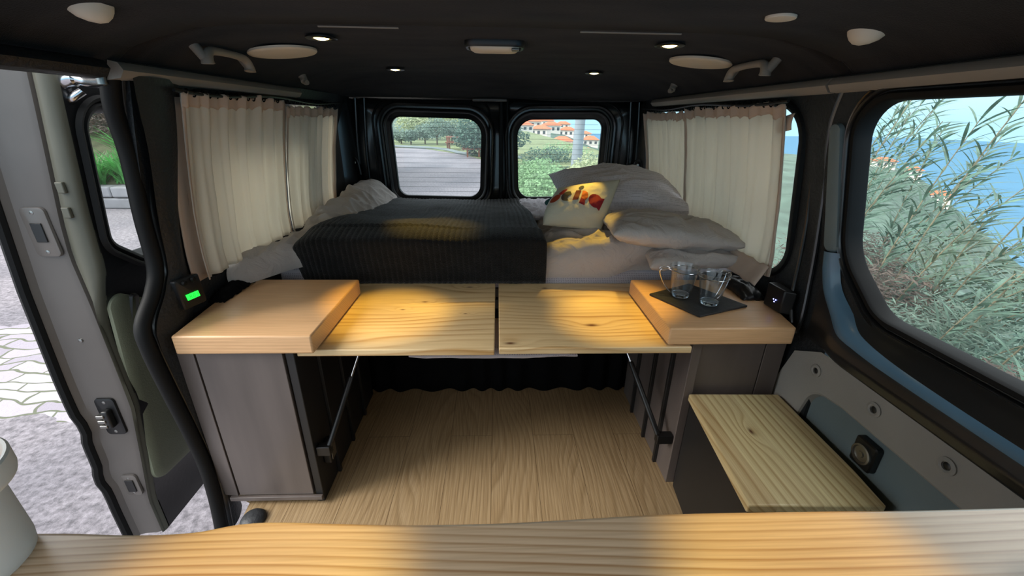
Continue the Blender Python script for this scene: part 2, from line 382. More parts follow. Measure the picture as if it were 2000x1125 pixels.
# left wall (behind the sliding door opening)
L_ = MB(); clip_wall(L_, 1.0, 2.42, -.02, 1.19, WSL, -1)
wl = tag(L_.build('wall_left', M['blacktex'], smooth=False, solid=.012, recalc=False, offset=-1), 'black textured inner side wall around the left window', kind='structure')
R_ = MB(); clip_wall(R_, 1.09, 2.42, -.02, 1.19, WSR, 1); clip_wall(R_, -.45, 1.09, .60, 1.19, WBR, 1); clip_wall(R_, .90, 1.09, .0, .60, None, 1)
wr = tag(R_.build('wall_right', M['blacktex'], smooth=False, solid=.012, recalc=False, offset=1), 'black inner side wall around the right windows', kind='structure')
# rear wall with two window openings, in X,Z
WRL = rpoly([(-.56, .675), (-.095, .668), (-.078, 1.092), (-.575, 1.10)], [.06, .07, .09, .055], 10)
WRR = rpoly([(.115, .668), (.57, .675), (.575, 1.10), (.10, 1.092)], [.07, .06, .055, .09], 10)
B_ = MB(); B_.poly_holes([(-.86, -.02), (.86, -.02), (.86, 1.19), (.035, 1.19), (-.86, 1.19)], [WRL, WRR], lambda a, b: Vector((a, 2.40, b)))
tag(B_.build('wall_rear', M['blackmetal'], solid=.02, offset=0), 'black painted metal around the two rear windows', kind='structure')

# ceiling: lofted headliner
prof = [(-.80, 1.165), (-.785, 1.185), (-.74, 1.215), (-.68, 1.243), (-.60, 1.262), (-.5, 1.27), (-.3, 1.273), (0, 1.274), (.3, 1.273), (.5, 1.27), (.60, 1.262), (.68, 1.243), (.74, 1.215), (.785, 1.185), (.80, 1.165)]
def ceil(y0, y1, dz, n):
    loops = []
    for i in range(n+1):
        y = lerp(y0, y1, i/n); k = ss(2.0, 2.42, y); 
        loops.append([Vector((x, y, lerp(z, min(z, 1.185), k)+dz*(1 if abs(x) < .7 else 0))) for x, z in prof])
    return loops
c1 = MB().loft(ceil(.985, 2.41, 0, 30), closed=False); c1.loft(ceil(-.5, .98, -.010, 12), closed=False)
c1.loft([ceil(.98, .985, -.010, 1)[0], ceil(.985, .99, 0, 1)[0]], closed=False)
ce = tag(c1.build('ceiling', M['head'], solid=.015, offset=1), 'dark suede headliner with a shallow cross seam', kind='structure')
s1 = MB().box(-.36, -.20, .978, .9835, 1.2575, 1.2595); s1.box(.17, .38, .978, .9835, 1.2575, 1.2595)  # pale strips paint the highlight along the headliner step
s1.build('seam_highlight', M['handle'], ce)

# floor
m, t, b = newmat('oak_vinyl_planks'); b.inputs['Roughness'].default_value = .38
o = N(t, 'ShaderNodeTexCoord'); s = N(t, 'ShaderNodeSeparateXYZ'); t.links.new(o.outputs['Object'], s.inputs[0])
cbx = N(t, 'ShaderNodeCombineXYZ'); t.links.new(s.outputs[1], cbx.inputs[0]); t.links.new(math_(t, 'ADD', s.outputs[0], .02), cbx.inputs[1])
br = N(t, 'ShaderNodeTexBrick'); t.links.new(cbx.outputs[0], br.inputs['Vector'])
for k, v in (('Scale', 1), ('Brick Width', 1.22), ('Row Height', .152), ('Mortar Size', .0008), ('Bias', 0)): br.inputs[k].default_value = v
br.inputs['Color1'].default_value = (0, 0, 0, 1); br.inputs['Color2'].default_value = (1, 1, 1, 1); br.inputs['Mortar'].default_value = (.5, .5, .5, 1); br.offset = .37
cz = N(t, 'ShaderNodeCombineXYZ'); t.links.new(math_(t, 'MULTIPLY', s.outputs[1], 1.1), cz.inputs[0]); t.links.new(math_(t, 'MULTIPLY', s.outputs[0], 5), cz.inputs[1]); t.links.new(math_(t, 'MULTIPLY', br.outputs['Color'], 13), cz.inputs[2])
nz = N(t, 'ShaderNodeTexNoise'); nz.inputs['Scale'].default_value = 1; nz.inputs['Detail'].default_value = 1; t.links.new(cz.outputs[0], nz.inputs['Vector'])
fr = math_(t, 'FRACT', math_(t, 'ADD', math_(t, 'MULTIPLY', s.outputs[0], 60), math_(t, 'MULTIPLY', nz.outputs['Fac'], 15)))
rp = N(t, 'ShaderNodeValToRGB'); t.links.new(fr, rp.inputs[0]); e = rp.color_ramp.elements
e[0].color = H('#a38c6b'); e[1].color = H('#a38c6b'); e[1].position = 1; x = e.new(.55); x.color = H('#9c8462'); x = e.new(.8); x.color = H('#8f7858'); x = e.new(.93); x.color = H('#9e8766')
cf = N(t, 'ShaderNodeCombineXYZ'); t.links.new(math_(t, 'MULTIPLY', s.outputs[1], 7), cf.inputs[0]); t.links.new(math_(t, 'MULTIPLY', s.outputs[0], 260), cf.inputs[1])
nf = N(t, 'ShaderNodeTexNoise'); nf.inputs['Scale'].default_value = 1; nf.inputs['Detail'].default_value = 4; t.links.new(cf.outputs[0], nf.inputs['Vector'])
rf = N(t, 'ShaderNodeValToRGB'); t.links.new(nf.outputs['Fac'], rf.inputs[0]); rf.color_ramp.elements[0].position = .35; rf.color_ramp.elements[0].color = (.6, .55, .5, 1); rf.color_ramp.elements[1].position = .6
mx = N(t, 'ShaderNodeMixRGB'); mx.blend_type = 'MULTIPLY'; mx.inputs[0].default_value = .7; t.links.new(rp.outputs[0], mx.inputs[1]); t.links.new(rf.outputs[0], mx.inputs[2])
mm = N(t, 'ShaderNodeMixRGB'); t.links.new(br.outputs['Fac'], mm.inputs[0]); t.links.new(mx.outputs[0], mm.inputs[1]); mm.inputs[2].default_value = H('#5a4630'); t.links.new(mm.outputs[0], b.inputs['Base Color'])
M['floor'] = m
FP = [(-.80, -.45), (.84, -.45), (.84, 2.40), (-.84, 2.40), (-.84, 1.0), (-.755, .96), (-.745, .88), (-.76, .6), (-.80, .3)]
tag(MB().prism(FP, -.03, 0).build('floor', M['floor'], smooth=False), 'light oak vinyl plank floor', kind='structure')

# lower grey trim panel on the right, with raised field and recess
fR = lambda y, z, d=0: Vector((.835-d, y, z))
pm = MB(); outl = [(-.45, .0), (1.04, .0), (1.035, .35), (.985, .50), (.90, .545), (.7, .555), (.45, .56), (-.45, .56)]
rec = rpoly([(-.2, .03), (.99, .03), (.90, .44), (.80, .455), (-.2, .45)], [.02, .03, .07, .06, .02], 10)
pm.poly_holes(outl, [rec], lambda y, z: fR(y, z)); ring(pm, rec, [(0, 0), (-.006, -.004), (-.012, -.02)], fR)
trim = struct('trim_1', 'light grey moulded lower side panel with a slate grey recess')
pm.build('side_panel', M['greytrim'], trim, angle=30)
q = MB(); q.poly_holes(offs(rec, -.011), [], lambda y, z: fR(y, z, -.02)); q.build('recess_panel', M['recess'], trim)
for y, z in ((.896, .492), (.721, .506), (.56, .506), (.40, .50)):
    Mx = Matrix.Translation((.835, y, z)) @ Matrix.Rotation(R(-90), 4, 'Y')
    pl = MB().lathe([(.017, -.001), (.017, .003), (.012, .005), (.0085, .003), (.0085, -.006), (0, -.006)], Mx, 24).build('plug_hole', M['greytrim'], trim)
    MB().lathe([(.0078, .0005), (.005, .002), (0, .002)], Mx, 16).build('plug', M['blackplastic'], pl)
# sloping black belt between panel and window sill, and rounded bead
bm_ = MB()
def belt(u, v):
    y = lerp(-.45, .97, u); lift = 0
    a = v; pts = [(.832, .553), (.806, .562), (.800, .585), (.806, .61), (.826, .645), (.842, .675), (.846, .69)]
    k = a*(len(pts)-1); i = min(int(k), len(pts)-2); f = k-i
    x = lerp(pts[i][0], pts[i+1][0], f); z = lerp(pts[i][1], pts[i+1][1], f)
    fade = ss(.80, .97, y); x = lerp(x, .84, fade)
    z = z + .0
    return Vector((x, y, z))
bm_.grid(belt, 60, 24); 
tag(bm_.build('trim_2', M['blackmetal'], angle=60), 'glossy black sill band sloping below the large right window', kind='structure')

# frame rings
def framerings(name, loop, fn, profs, par, m='rubber'):
    mb = MB()
    for pr in profs: ring(mb, loop, pr, fn)
    return mb.build(name, M[m], par, angle=50)
def pane(name, loop, fn, m, par):
    mb = MB(); mb.poly_holes(offs(loop, .012), [], fn); return mb.build(name, M[m], par, smooth=False)
fnR = lambda y, z, d=0: Vector((xs(z)-d, y, z)); fnL = lambda y, z, d=0: Vector((-(xs(z)-d), y, z))
win1 = struct('window_1', 'large right side window with reeds outside')
framerings('rubber_seal', WBR, fnR, [[(-.004, -.03), (-.004, .004), (.000, .010), (.008, .010), (.012, .004), (.013, -.004)]], win1)
framerings('outer_bead', WBR, fnR, [[(.015, -.002), (.016, .008), (.019, .011), (.022, .008), (.024, -.002)]], win1, 'blackmetal')
framerings('inner_ledge', WBR, fnR, [[(.026, -.002), (.028, .004), (.031, .006), (.034, .004), (.036, -.002)]], win1, 'blackmetal')
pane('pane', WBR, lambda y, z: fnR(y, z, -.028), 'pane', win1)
win2 = struct('window_2', 'right rear quarter window behind the curtains')
framerings('rubber_seal', WSR, fnR, [[(-.004, -.03), (-.004, .004), (.006, .010), (.016, .008), (.02, -.002)]], win2)
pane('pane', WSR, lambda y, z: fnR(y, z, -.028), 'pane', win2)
win3 = struct('window_3', 'left rear quarter window behind the curtains')
framerings('rubber_seal', WSL, fnL, [[(-.004, -.03), (-.004, .004), (.006, .010), (.016, .008), (.02, -.002)]], win3)
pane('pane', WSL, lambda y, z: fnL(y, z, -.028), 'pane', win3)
fnB = lambda x, z, d=0: Vector((x, 2.40-d, z))
for nm, lp, lab in (('door_2', WRL, 'left rear door with window onto the road'), ('door_3', WRR, 'right rear door with window onto hedge and red roofs')):
    dd = struct(nm, lab)
    framerings('rubber_seal', lp, fnB, [[(-.006, -.02), (-.006, .004), (.004, .010), (.012, .006), (.016, .0)]], dd)
    framerings('inner_frame', lp, fnB, [[(.016, .002), (.022, .022), (.030, .026), (.036, .022), (.040, .012), (.048, .012), (.052, .03), (.060, .034), (.067, .028), (.07, .0)]], dd, 'blackmetal')
    pn = pane('pane', lp, lambda x, z: fnB(x, z, -.015), 'pane2', dd)
    hl = MB(); xa = min(p[0] for p in lp)+.005; xb = max(p[0] for p in lp)-.005
    for k in range(15):
        z = .700+k*.0262; e = .02 if k in (0, 14) else 0
        hl.box(xa+e, xb-e, 2.4125, 2.4132, z, z+.0011)
    hl.build('defroster_lines', M['blackplastic'], pn)
    ga = rpoly([(-.055 if nm == 'door_2' else .058, .60), (-.65 if nm == 'door_2' else .665, .60), (-.655 if nm == 'door_2' else .67, 1.165), (-.05 if nm == 'door_2' else .055, 1.165)], [.03, .05, .10, .05], 8)
    framerings('body_bead', ga, fnB, [[(0, 0), (.002, .012), (.008, .016), (.014, .010), (.016, 0)]], dd, 'blackmetal')
MB().tube(smoothpath([(.02, 2.37, .58), (.02, 2.37, .9), (.02, 2.37, 1.185)], 4), .013).tube([(.052, 2.375, .58), (.052, 2.375, 1.185)], .008).build('trim_3', M['rubber'])['kind'] = 'structure'
bpy.data.objects['trim_3']['label'] = 'black rubber seals between the two rear doors'
tr4 = MB().box(-.13, .05, 2.345, 2.385, 1.172, 1.187).build('trim_4', M['doorgrey'], bevel=.006); tag(tr4, 'small grey latch cover above the gap of the rear doors', kind='structure')
# rear pillars: ridges
pr = MB()
for x in (-.745, -.70): pr.tube(smoothpath([(x, 2.375, .6), (x-.005, 2.37, .9), (x+.015, 2.36, 1.18)], 6), .007)
for x in (.76, .715): pr.tube(smoothpath([(x, 2.375, .6), (x+.005, 2.37, .9), (x-.015, 2.36, 1.18)], 6), .007)
for sx_ in (-1, 1): pr.prism(rpoly([(sx_*.845, 2.2 if sx_ < 0 else 2.3), (sx_*.80, 2.25 if sx_ < 0 else 2.33), (sx_*.745, 2.39), (sx_*.845, 2.395)][::sx_], .005, 3), .5, 1.17)
tag(pr.build('trim_5', M['blackmetal'], angle=35), 'black rear corner posts with raised ridges', kind='structure')

# roof side rails
def rail(side, y0, y1, name, lab, m):
    mb = MB(); pts = []
    n = 30; loops = []
    for i in range(n+1):
        y = lerp(y0, y1, i/n); loops.append([Vector((side*(.776+a), y, 1.176+b)) for a, b in ((.0, .014), (-.018, .010), (-.026, -.004), (-.016, -.018), (.012, -.022))])
    mb.loft(loops, closed=True, cap0=True, cap1=True)
    return tag(mb.build(name, M[m], angle=60), lab, kind='structure')
rail(1, 1.03, 2.20, 'trim_6', 'grey brown roof rail above the right curtains', 'handle')
rail(1, -.45, 1.022, 'trim_7', 'grey brown roof rail above the large right window', 'handle')
rail(-1, .96, 1.78, 'trim_8', 'grey roof rail above the left curtains', 'handle')
rail(-1, -.45, .93, 'trim_9', 'black roof edge above the open side door', 'blacktex')

# left pillar and door seal
seal = smoothpath([(-.79, .975, 1.172), (-.815, .985, 1.10), (-.828, 1.0, 1.0), (-.842, 1.0, .86), (-.85, 1.0, .74), (-.852, .97, .68), (-.852, .915, .62), (-.848, .905, .56), (-.848, .915, .45), (-.845, .93, .30), (-.845, .94, .20), (-.838, .935, .12), (-.835, .925, .02), (-.828, .90, -.10), (-.82, .88, -.2)], 6)
tag(MB().tube(seal, .017, 12).build('trim_10', M['rubber']), 'thick black rubber seal down the door opening', kind='structure')
seal2 = [p+Vector((.006, .024, .0)) for p in seal]
sl2 = MB().tube(seal2, [.011]*len(seal2), 10)
tag(sl2.build('trim_11', M['blackmetal']), 'black metal lip beside the door seal', kind='structure')
# lower pillar cover (holds the meter) : wedge panel between seal and worktop
pc = MB()
def pillar(u, v):                     # u across (front->rear), v up
    z = lerp(-.1, 1.165, v); k = int(min(len(seal)-1, max(0, 0)))
    s0 = min(seal, key=lambda p: abs(p.z-z)); ya_ = s0.y+.012
    yb_ = lerp(1.09, 1.14, ss(.75, 1.1, z)) if z > .66 else lerp(1.02, 1.10, ss(.5, .66, z))
    yb_ = max(yb_, ya_+.06)
    bulge = math.sin(math.pi*u)*.012
    return Vector((-(xs(z)-.004-bulge-.012*(1-u)), lerp(ya_, yb_, u), z))
pc.grid(pillar, 12, 60); tag(pc.build('trim_12', M['blacktex'], angle=60), 'black textured pillar between door seal and left curtain', kind='structure')
# lighter ribs on the left and right pillars
tag(MB().tube(smoothpath([(-.828, 1.045, 1.0), (-.838, 1.05, .85), (-.84, 1.04, .74), (-.835, 1.0, .66)], 8), [.001]+[.004]*22+[.002, .001], 8).build('trim_13', M['blackmetal']), 'raised rib on the left pillar', kind='structure')
rb = MB()
rb.tube(smoothpath([(.775, 1.00, 1.17), (.795, 1.035, 1.08), (.822, 1.035, .95), (.834, 1.02, .80), (.838, 1.01, .70), (.835, .995, .60), (.835, 1.0, .55)], 8), .006, 8)
rb.tube(smoothpath([(.818, 1.085, .98), (.832, 1.075, .85), (.836, 1.065, .74), (.832, 1.05, .64), (.83, 1.02, .57)], 8), .005, 8)
tag(rb.build('trim_14', M['blackmetal']), 'raised ribs running down the right pillar', kind='structure')
st = MB(); lp = rpoly([(.988, .795), (1.022, 1.09), (.990, 1.09), (.946, .795)], [.02, .015, .015, .02], 8)
st.loft([[fnR(a, b, .0) for a, b in offs(lp, .003)], [fnR(a, b, .010) for a, b in lp], [fnR(a, b, .012) for a, b in offs(lp, -.005)]], cap1=True)
tag(st.build('trim_15', M['recess'], angle=50), 'narrow slate grey insert on the right pillar', kind='structure')
# metal curve below the insert, blue from a sky reflection put into its colour
cu = MB(); path = smoothpath([(.965, .795), (.955, .74), (.925, .69), (.86, .645), (.78, .622), (.6, .613), (.2, .612), (-.4, .612)], 8)
def cf_(u, v):
    k = u*(len(path)-1); i = min(int(k), len(path)-2); p = path[i].lerp(path[i+1], k-i); tt = (path[min(i+1, len(path)-1)]-path[max(i-1, 0)]).normalized()
    nrm = Vector((tt.y, -tt.x)); d = (v-.5)*.058
    y, z = p.x+nrm.x*d, p.y+nrm.y*d
    bx = math.cos((v-.5)*math.pi)*.016; low = ss(.70, .62, z)*.024*(1-ss(.85, .97, y))
    return Vector((xs(z)-.002-bx-low*max(0, 1-abs((z-.60)/.09)), y, z))
for i in range(len(path)): path[i] = Vector((path[i][0], path[i][1]))
cu.grid(cf_, 90, 10); tag(cu.build('trim_16', M['skymetal'], angle=60), 'curved metal band coloured with a painted sky reflection round the lower corner of the large window', kind='structure')

# ------------------------------------------------------------------ SLIDING DOOR (slid back, outside the left wall)
def interp(T, z):
    if z <= T[0][0]: return T[0][1]
    for (a, p), (b_, q) in zip(T[:-1], T[1:]):
        if z <= b_: return lerp(p, q, (z-a)/(b_-a))
    return T[-1][1]
fo_ = lambda z: interp([(0, -1.14), (.17, -1.133), (.45, -1.126), (.7, -1.11), (.92, -1.085), (1.2, -1.05)], z)
fi_ = lambda z: interp([(0, -1.06), (.17, -1.03), (.35, -1.0), (.65, -.997), (.78, -1.0), (.86, -.99), (1.11, -.945), (1.2, -.93)], z)
sk_ = lambda z: interp([(0, -1.05), (.17, -1.02), (.35, -.993), (.58, -.988), (.66, -.972), (.74, -.945), (.88, -.932), (1.11, -.90), (1.2, -.885)], z)
door = struct('door_1', 'open grey sliding side door standing outside the left wall')
zs_ = [-.13+1.37*i/46 for i in range(47)]
def notch(z): return .012*math.exp(-((z-.30)/.03)**2)-.012*math.exp(-((z-.12)/.03)**2)
V3 = Vector
dm = MB(); dm.loft([[V3((fo_(z)-.01, 1.2, z)), V3((fo_(z)-.008, .955, z)), V3((fo_(z)+notch(z), .936, z)), V3((fo_(z)+.014+notch(z), .932, z)), V3((fo_(z)+.022+notch(z), .946, z)), V3((fo_(z)+.035, .951, z)), V3((fi_(z)-.012, .953, z)), V3((fi_(z)-.002, .958, z)), V3((fi_(z)+.001, .972, z))] for z in zs_], closed=False)
dm.build('door_edge', M['doorgrey'], door, angle=35)
dr = MB(); dr.tube([V3((fo_(z)+.004+notch(z), .930, z)) for z in zs_], .012, 8).build('edge_rubber', M['rubber'], door)
do = MB(); do.loft([[V3((fi_(z)+.001, .972, z)), V3((fi_(z)+.008, .958, z)), V3((lerp(fi_(z), sk_(z), .5), .952, z)), V3((sk_(z)-.006, .955, z)), V3((sk_(z), .963, z)), V3((sk_(z), .975, z))] for z in zs_], closed=False)
do.build('inner_return', M['doorolive'], door, angle=60)
DW = rpoly([(1.000, .80), (1.085, .735), (1.80, .72), (1.80, 1.105), (1.005, 1.105)], [.045, .05, .08, .08, .055], 10)
fD = lambda y, z, d=0: Vector((sk_(z)-d, y, z))
dw = MB(); clip_holes = [-.03+1.27*i/30 for i in range(31)]
dw.poly_holes([(.972, -.13), (1.4, -.13), (1.98, -.13)]+[(1.98, -.13+1.37*i/16) for i in range(1, 17)]+[(.972, 1.24-1.37*i/24) for i in range(24)], [DW], fD)
dw.build('inner_skin', M['blackmetal'], door, angle=30)
framerings('window_surround', DW, fD, [[(-.014, .045), (-.012, .02), (-.004, -.006), (.004, -.010), (.010, -.006)], [(.010, -.006), (.014, -.012), (.020, -.014), (.025, -.004)]], door)
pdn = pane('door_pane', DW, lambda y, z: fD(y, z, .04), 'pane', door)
dt = MB(); tp = rpoly([(.968, .05), (1.9, -.02), (1.9, .61), (1.10, .61), (.972, .69)], [.06, .06, .05, .06, .03], 10)
def trimfn(y, z, d): return Vector((sk_(z)+d*.7, y, z))
dt.loft([[trimfn(y, z, .0) for y, z in tp], [trimfn(y, z, .010) for y, z in offs(tp, -.002)], [trimfn(y, z, .016) for y, z in offs(tp, -.010)], [trimfn(y, z, .017) for y, z in offs(tp, -.03)]])
def cap_(mb, loop, fn):
    n = len(loop); c = (sum(p[0] for p in loop)/n, sum(p[1] for p in loop)/n); rr = []
    for k in range(7): f = k/6; rr.append([fn(lerp(p[0], c[0], f), lerp(p[1], c[1], f)) for p in loop])
    mb.loft(rr)
cap_(dt, offs(tp, -.03), lambda y, z: trimfn(y, z, .017)); dt.build('inner_trim', M['olive'], door, angle=40)
hd = MB(); hl_ = rpoly([(1.015, .57), (1.045, .565), (1.055, .645), (1.028, .66)], .012, 6)
hd.loft([[trimfn(y, z, .014) for y, z in hl_], [trimfn(y, z, .024) for y, z in offs(hl_, -.004)], [trimfn(y, z, .012) for y, z in offs(hl_, -.010)]], cap1=True); hd.build('inner_handle', M['blackplastic'], door)
Mx = Matrix.Translation(trimfn(1.045, .51, .018)) @ Matrix.Rotation(R(90), 4, 'Y')
MB().lathe([(.010, 0), (.008, -.004), (0, -.004)], Mx, 16).build('lock_hole', M['blackplastic'], door)
pk = MB(); pl_ = rpoly([(1.10, .16), (1.6, .16), (1.6, .40), (1.12, .40)], .05, 8)
pk.loft([[trimfn(y, z, .017) for y, z in pl_], [trimfn(y, z, .022) for y, z in offs(pl_, -.006)], [trimfn(y, z, .012) for y, z in offs(pl_, -.016)]], cap1=True); pk.build('pocket', M['olive'], door)
def plate(z, h, wd, kind):             # latch plates on the front edge face
    xc = (fo_(z)+fi_(z))/2+.012; dsh = lambda q: 0
    lp = rpoly([(xc-wd/2, z-h/2), (xc+wd/2, z-h/2), (xc+wd/2, z+h/2), (xc-wd/2, z+h/2)], .012, 6)
    f = lambda x, zz, d: Vector((x, .9515-d, zz))
    mb = MB(); mb.loft([[f(x, zz, 0) for x, zz in lp], [f(x, zz, .005) for x, zz in offs(lp, -.001)], [f(x, zz, .006) for x, zz in offs(lp, -.004)]], cap1=True)
    pl = mb.build('latch_plate', M['doorgrey'] if kind != 'strike' else M['blackplastic'], door)
    if kind == 'hole':
        MB().box(xc-.012+dsh(z), xc+.012+dsh(z), .9425, .9450, z-.022, z+.022).build('latch_hole', M['blackplastic'], pl, bevel=.002)
    else:
        k = MB()
        for i in range(3): k.box(xc-.016+dsh(z), xc+.004+dsh(z), .925, .947, z-.022+i*.016, z-.013+i*.016)
        k.build('contact_pins', M['steel'], pl, bevel=.002)
        MB().box(xc-.004+dsh(z), xc+.014+dsh(z), .928, .947, z-.026, z+.03).build('contact_block', M['blackplastic'], pl, bevel=.005)
    for zz in (z-h/2+.012, z+h/2-.012):
        MB().lathe([(.005, 0), (.0045, .002), (0, .003)], Matrix.Translation((xc+dsh(zz), .947, zz)) @ Matrix.Rotation(R(90), 4, 'X'), 12).build('screw', M['steel'], pl)
plate(.84, .115, .055, 'hole'); plate(.325, .12, .052, 'strike'); plate(.075, .08, .045, 'hole')
for z in (.94, .885):
    MB().box(sk_(z)-.034, sk_(z)-.018, .945, .953, z-.012, z+.012).build('bracket_clip', M['doorolive'], door, bevel=.002)
MB().lathe([(.006, 0), (.005, .003), (0, .004)], Matrix.Translation((-1.05, .952, .56)) @ Matrix.Rotation(R(90), 4, 'X'), 12).build('screw', M['steel'], door)
# upper roller arm and pin
ra = thing('roller_arm', (-.86, 1.0, 1.16), 'shiny metal roller arm between sliding door top and roof edge', 'roller arm')
MB().tube(smoothpath([(-.925, 1.0, 1.135), (-.90, .985, 1.15), (-.875, .985, 1.157), (-.85, .985, 1.152), (-.82, .975, 1.150), (-.795, .965, 1.152)], 6), [.010]*6+[.015]*8+[.011]*17, 10).build('arm', M['chrome'], ra)
MB().tube([(-.795, .955, 1.145), (-.795, .955, 1.195)], .0085, 14).build('pin', M['steel'], ra)
MB().tube(smoothpath([(-.92, 1.02, 1.12), (-.90, .99, 1.118), (-.88, 1.0, 1.135)], 6), .009, 10).build('hook', M['chrome'], ra)

# ------------------------------------------------------------------ FURNITURE
def slab(name, poly, z0, z1, m, label, cat, bev=.004):
    o = MB().prism(poly, z0, z1).build(name, m, bevel=bev, angle=30); return tag(o, label, cat)
# left cabinet
lc = thing('cabinet', (-.65, 1.2, 0), 'black cabinet under the left worktop beside the open side door', 'cabinet')
MB().box(-.775, -.552, .962, 1.48, .03, .528).build('body', M['cabdark'], lc, bevel=.002)
MB().box(-.773, -.555, .942, .960, .034, .529).build('door', M['cab'], lc, bevel=.0015)
MB().prism([(-.825, .948), (-.778, .942), (-.778, .960), (-.822, .966)], .03, .529).build('filler_panel', M['cab'], lc, bevel=.0015)
MB().box(-.550, -.528, .946, 1.48, .0, .529).build('side_panel', M['cabdark'], lc, bevel=.002)
MB().box(-.80, -.528, .934, .944, .018, .032).build('bottom_rail', M['cab'], lc, bevel=.0015)
for x, y in ((-.72, 1.0), (-.6, 1.0), (-.6, 1.4)): MB().tube([(x, y, 0), (x, y, .03)], .015).build('foot', M['cabdark'], lc)
sl = MB()
for y in (1.06, 1.20, 1.34): sl.box(-.5275, -.518, y, y+.012, .0, .48)
sl.build('side_slats', M['cabdark'], lc, bevel=.001)
sk = thing('socket_box', (-.52, 1.0, .13), 'small black socket box low on the left cabinet side', 'socket')
MB().box(-.5275, -.505, .985, 1.03, .11, .18).build('box', M['blackplastic'], sk, bevel=.004)
MB().box(-.504, -.5025, .992, 1.023, .12, .17).build('face', M['steel'], sk, bevel=.001)
# right cabinet
rc = thing('cabinet', (.65, 1.2, 0), 'dark cabinet under the right worktop behind the pine topped seat', 'cabinet')
MB().box(.578, .795, 1.022, 1.48, .03, .528).build('body', M['cabdark'], rc, bevel=.002)
MB().box(.577, .765, 1.008, 1.021, .03, .529).build('door', M['cab'], rc, bevel=.0015)
MB().box(.768, .826, 1.008, 1.021, .03, .529).build('filler_panel', M['cab'], rc, bevel=.0015)
MB().box(.548, .575, .995, 1.48, .0, .529).build('side_panel', M['cab'], rc, bevel=.002)
for x, y in ((.62, 1.1), (.75, 1.1), (.75, 1.4)): MB().tube([(x, y, 0), (x, y, .03)], .015).build('foot', M['cabdark'], rc)
sl = MB()
for y in (1.08, 1.20, 1.34): sl.box(.536, .5475, y, y+.012, .0, .48)
sl.build('side_slats', M['cabdark'], rc, bevel=.001)
# worktops
slab('worktop', [(-.808, .928), (-.467, .928), (-.467, 1.322), (-.842, 1.322), (-.826, 1.10)], .531, .583, M['top'], 'thick pine worktop on the left black cabinet', 'worktop', .005)
slab('worktop', [(.459, .962), (.803, .962), (.833, 1.15), (.833, 1.322), (.459, 1.322)], .532, .583, M['top'], 'thick pine worktop on the right carrying a slate tray with glass cups', 'worktop', .005)
slab('folding_board', [(-.525, .955), (-.008, .955), (-.008, 1.428), (-.525, 1.428)], .507, .527, M['flapl'], 'left knotty pine folding board bridging the gap', 'board', .003)
slab('folding_board', [(.004, .960), (.527, .960), (.527, 1.428), (.004, 1.428)], .507, .527, M['flapr'], 'right knotty pine folding board with the bigger knots', 'board', .003)
# gas struts
for nm, a, b_, lab in (('l', (-.496, .965, .19), (-.395, 1.14, .503), 'left gas strut with bright rod under the left board'), ('r', (.505, 1.01, .175), (.382, 1.25, .503), 'right gas strut with bright rod under the right board')):
    a, b_ = Vector(a), Vector(b_); mid = a.lerp(b_, .56); t_ = thing('gas_strut', a, lab, 'gas strut', 'gas struts under the boards')
    MB().tube([a.lerp(b_, .02), mid, a.lerp(b_, .575)], [.0085, .0085, .006], 14).build('cylinder', M['blackplastic'], t_)
    MB().tube([mid, b_], .0036, 10).build('rod', M['chrome'], t_)
    sx_ = -1 if nm == 'l' else 1
    MB().box(a.x-.008 if sx_ > 0 else -.527, .546 if sx_ > 0 else a.x+.008, a.y-.012, a.y+.012, a.z-.02, a.z+.012).build('bracket', M['blackplastic'], t_, bevel=.002)
    MB().box(b_.x-.012, b_.x+.012, b_.y-.015, b_.y+.015, b_.z-.002, .5065).build('top_bracket', M['blackplastic'], t_, bevel=.001)
# seat box with pine lid
sb = thing('storage_seat', (.69, .8, 0), 'low black storage seat topped by a pine lid, right side', 'storage seat')
P4 = [(.523, .612), (.815, .603), (.824, .70), (.826, .985), (.561, .990)]
def inset(poly, d):
    c = Vector((sum(p[0] for p in poly)/len(poly), sum(p[1] for p in poly)/len(poly))); return [tuple(c+(Vector(p)-c)*(1-d)) for p in poly]
MB().prism(inset(P4, .035), .0, .329).build('box', M['cabdark'], sb, bevel=.003)
MB().prism(P4, .330, .352).build('lid', M['lid'], sb, bevel=.004, angle=30)
# foreground counter with gently wavy front edge
edge = [(-.62, .263), (-.52, .268), (-.40, .270), (-.32, .2665), (-.27, .268), (-.235, .275), (-.20, .2765), (-.14, .2735), (-.08, .271), (0, .271), (.06, .273), (.16, .277), (.3, .277), (.4, .276), (.55, .277), (.80, .277)]
ep = [(p.x, p.y) for p in smoothpath(edge, 5)]
slab('kitchen_counter', ep+[(.80, -.2), (-.62, -.2)], .72, .75, M['counter'], 'long pine counter with wavy edge across the foreground', 'counter', .004)
kb = tag(MB().box(-.30, .78, -.15, .20, 0, .719).build('counter_cabinet', M['cabdark'], bevel=.003), 'dark cabinet carrying the foreground pine counter', 'cabinet')
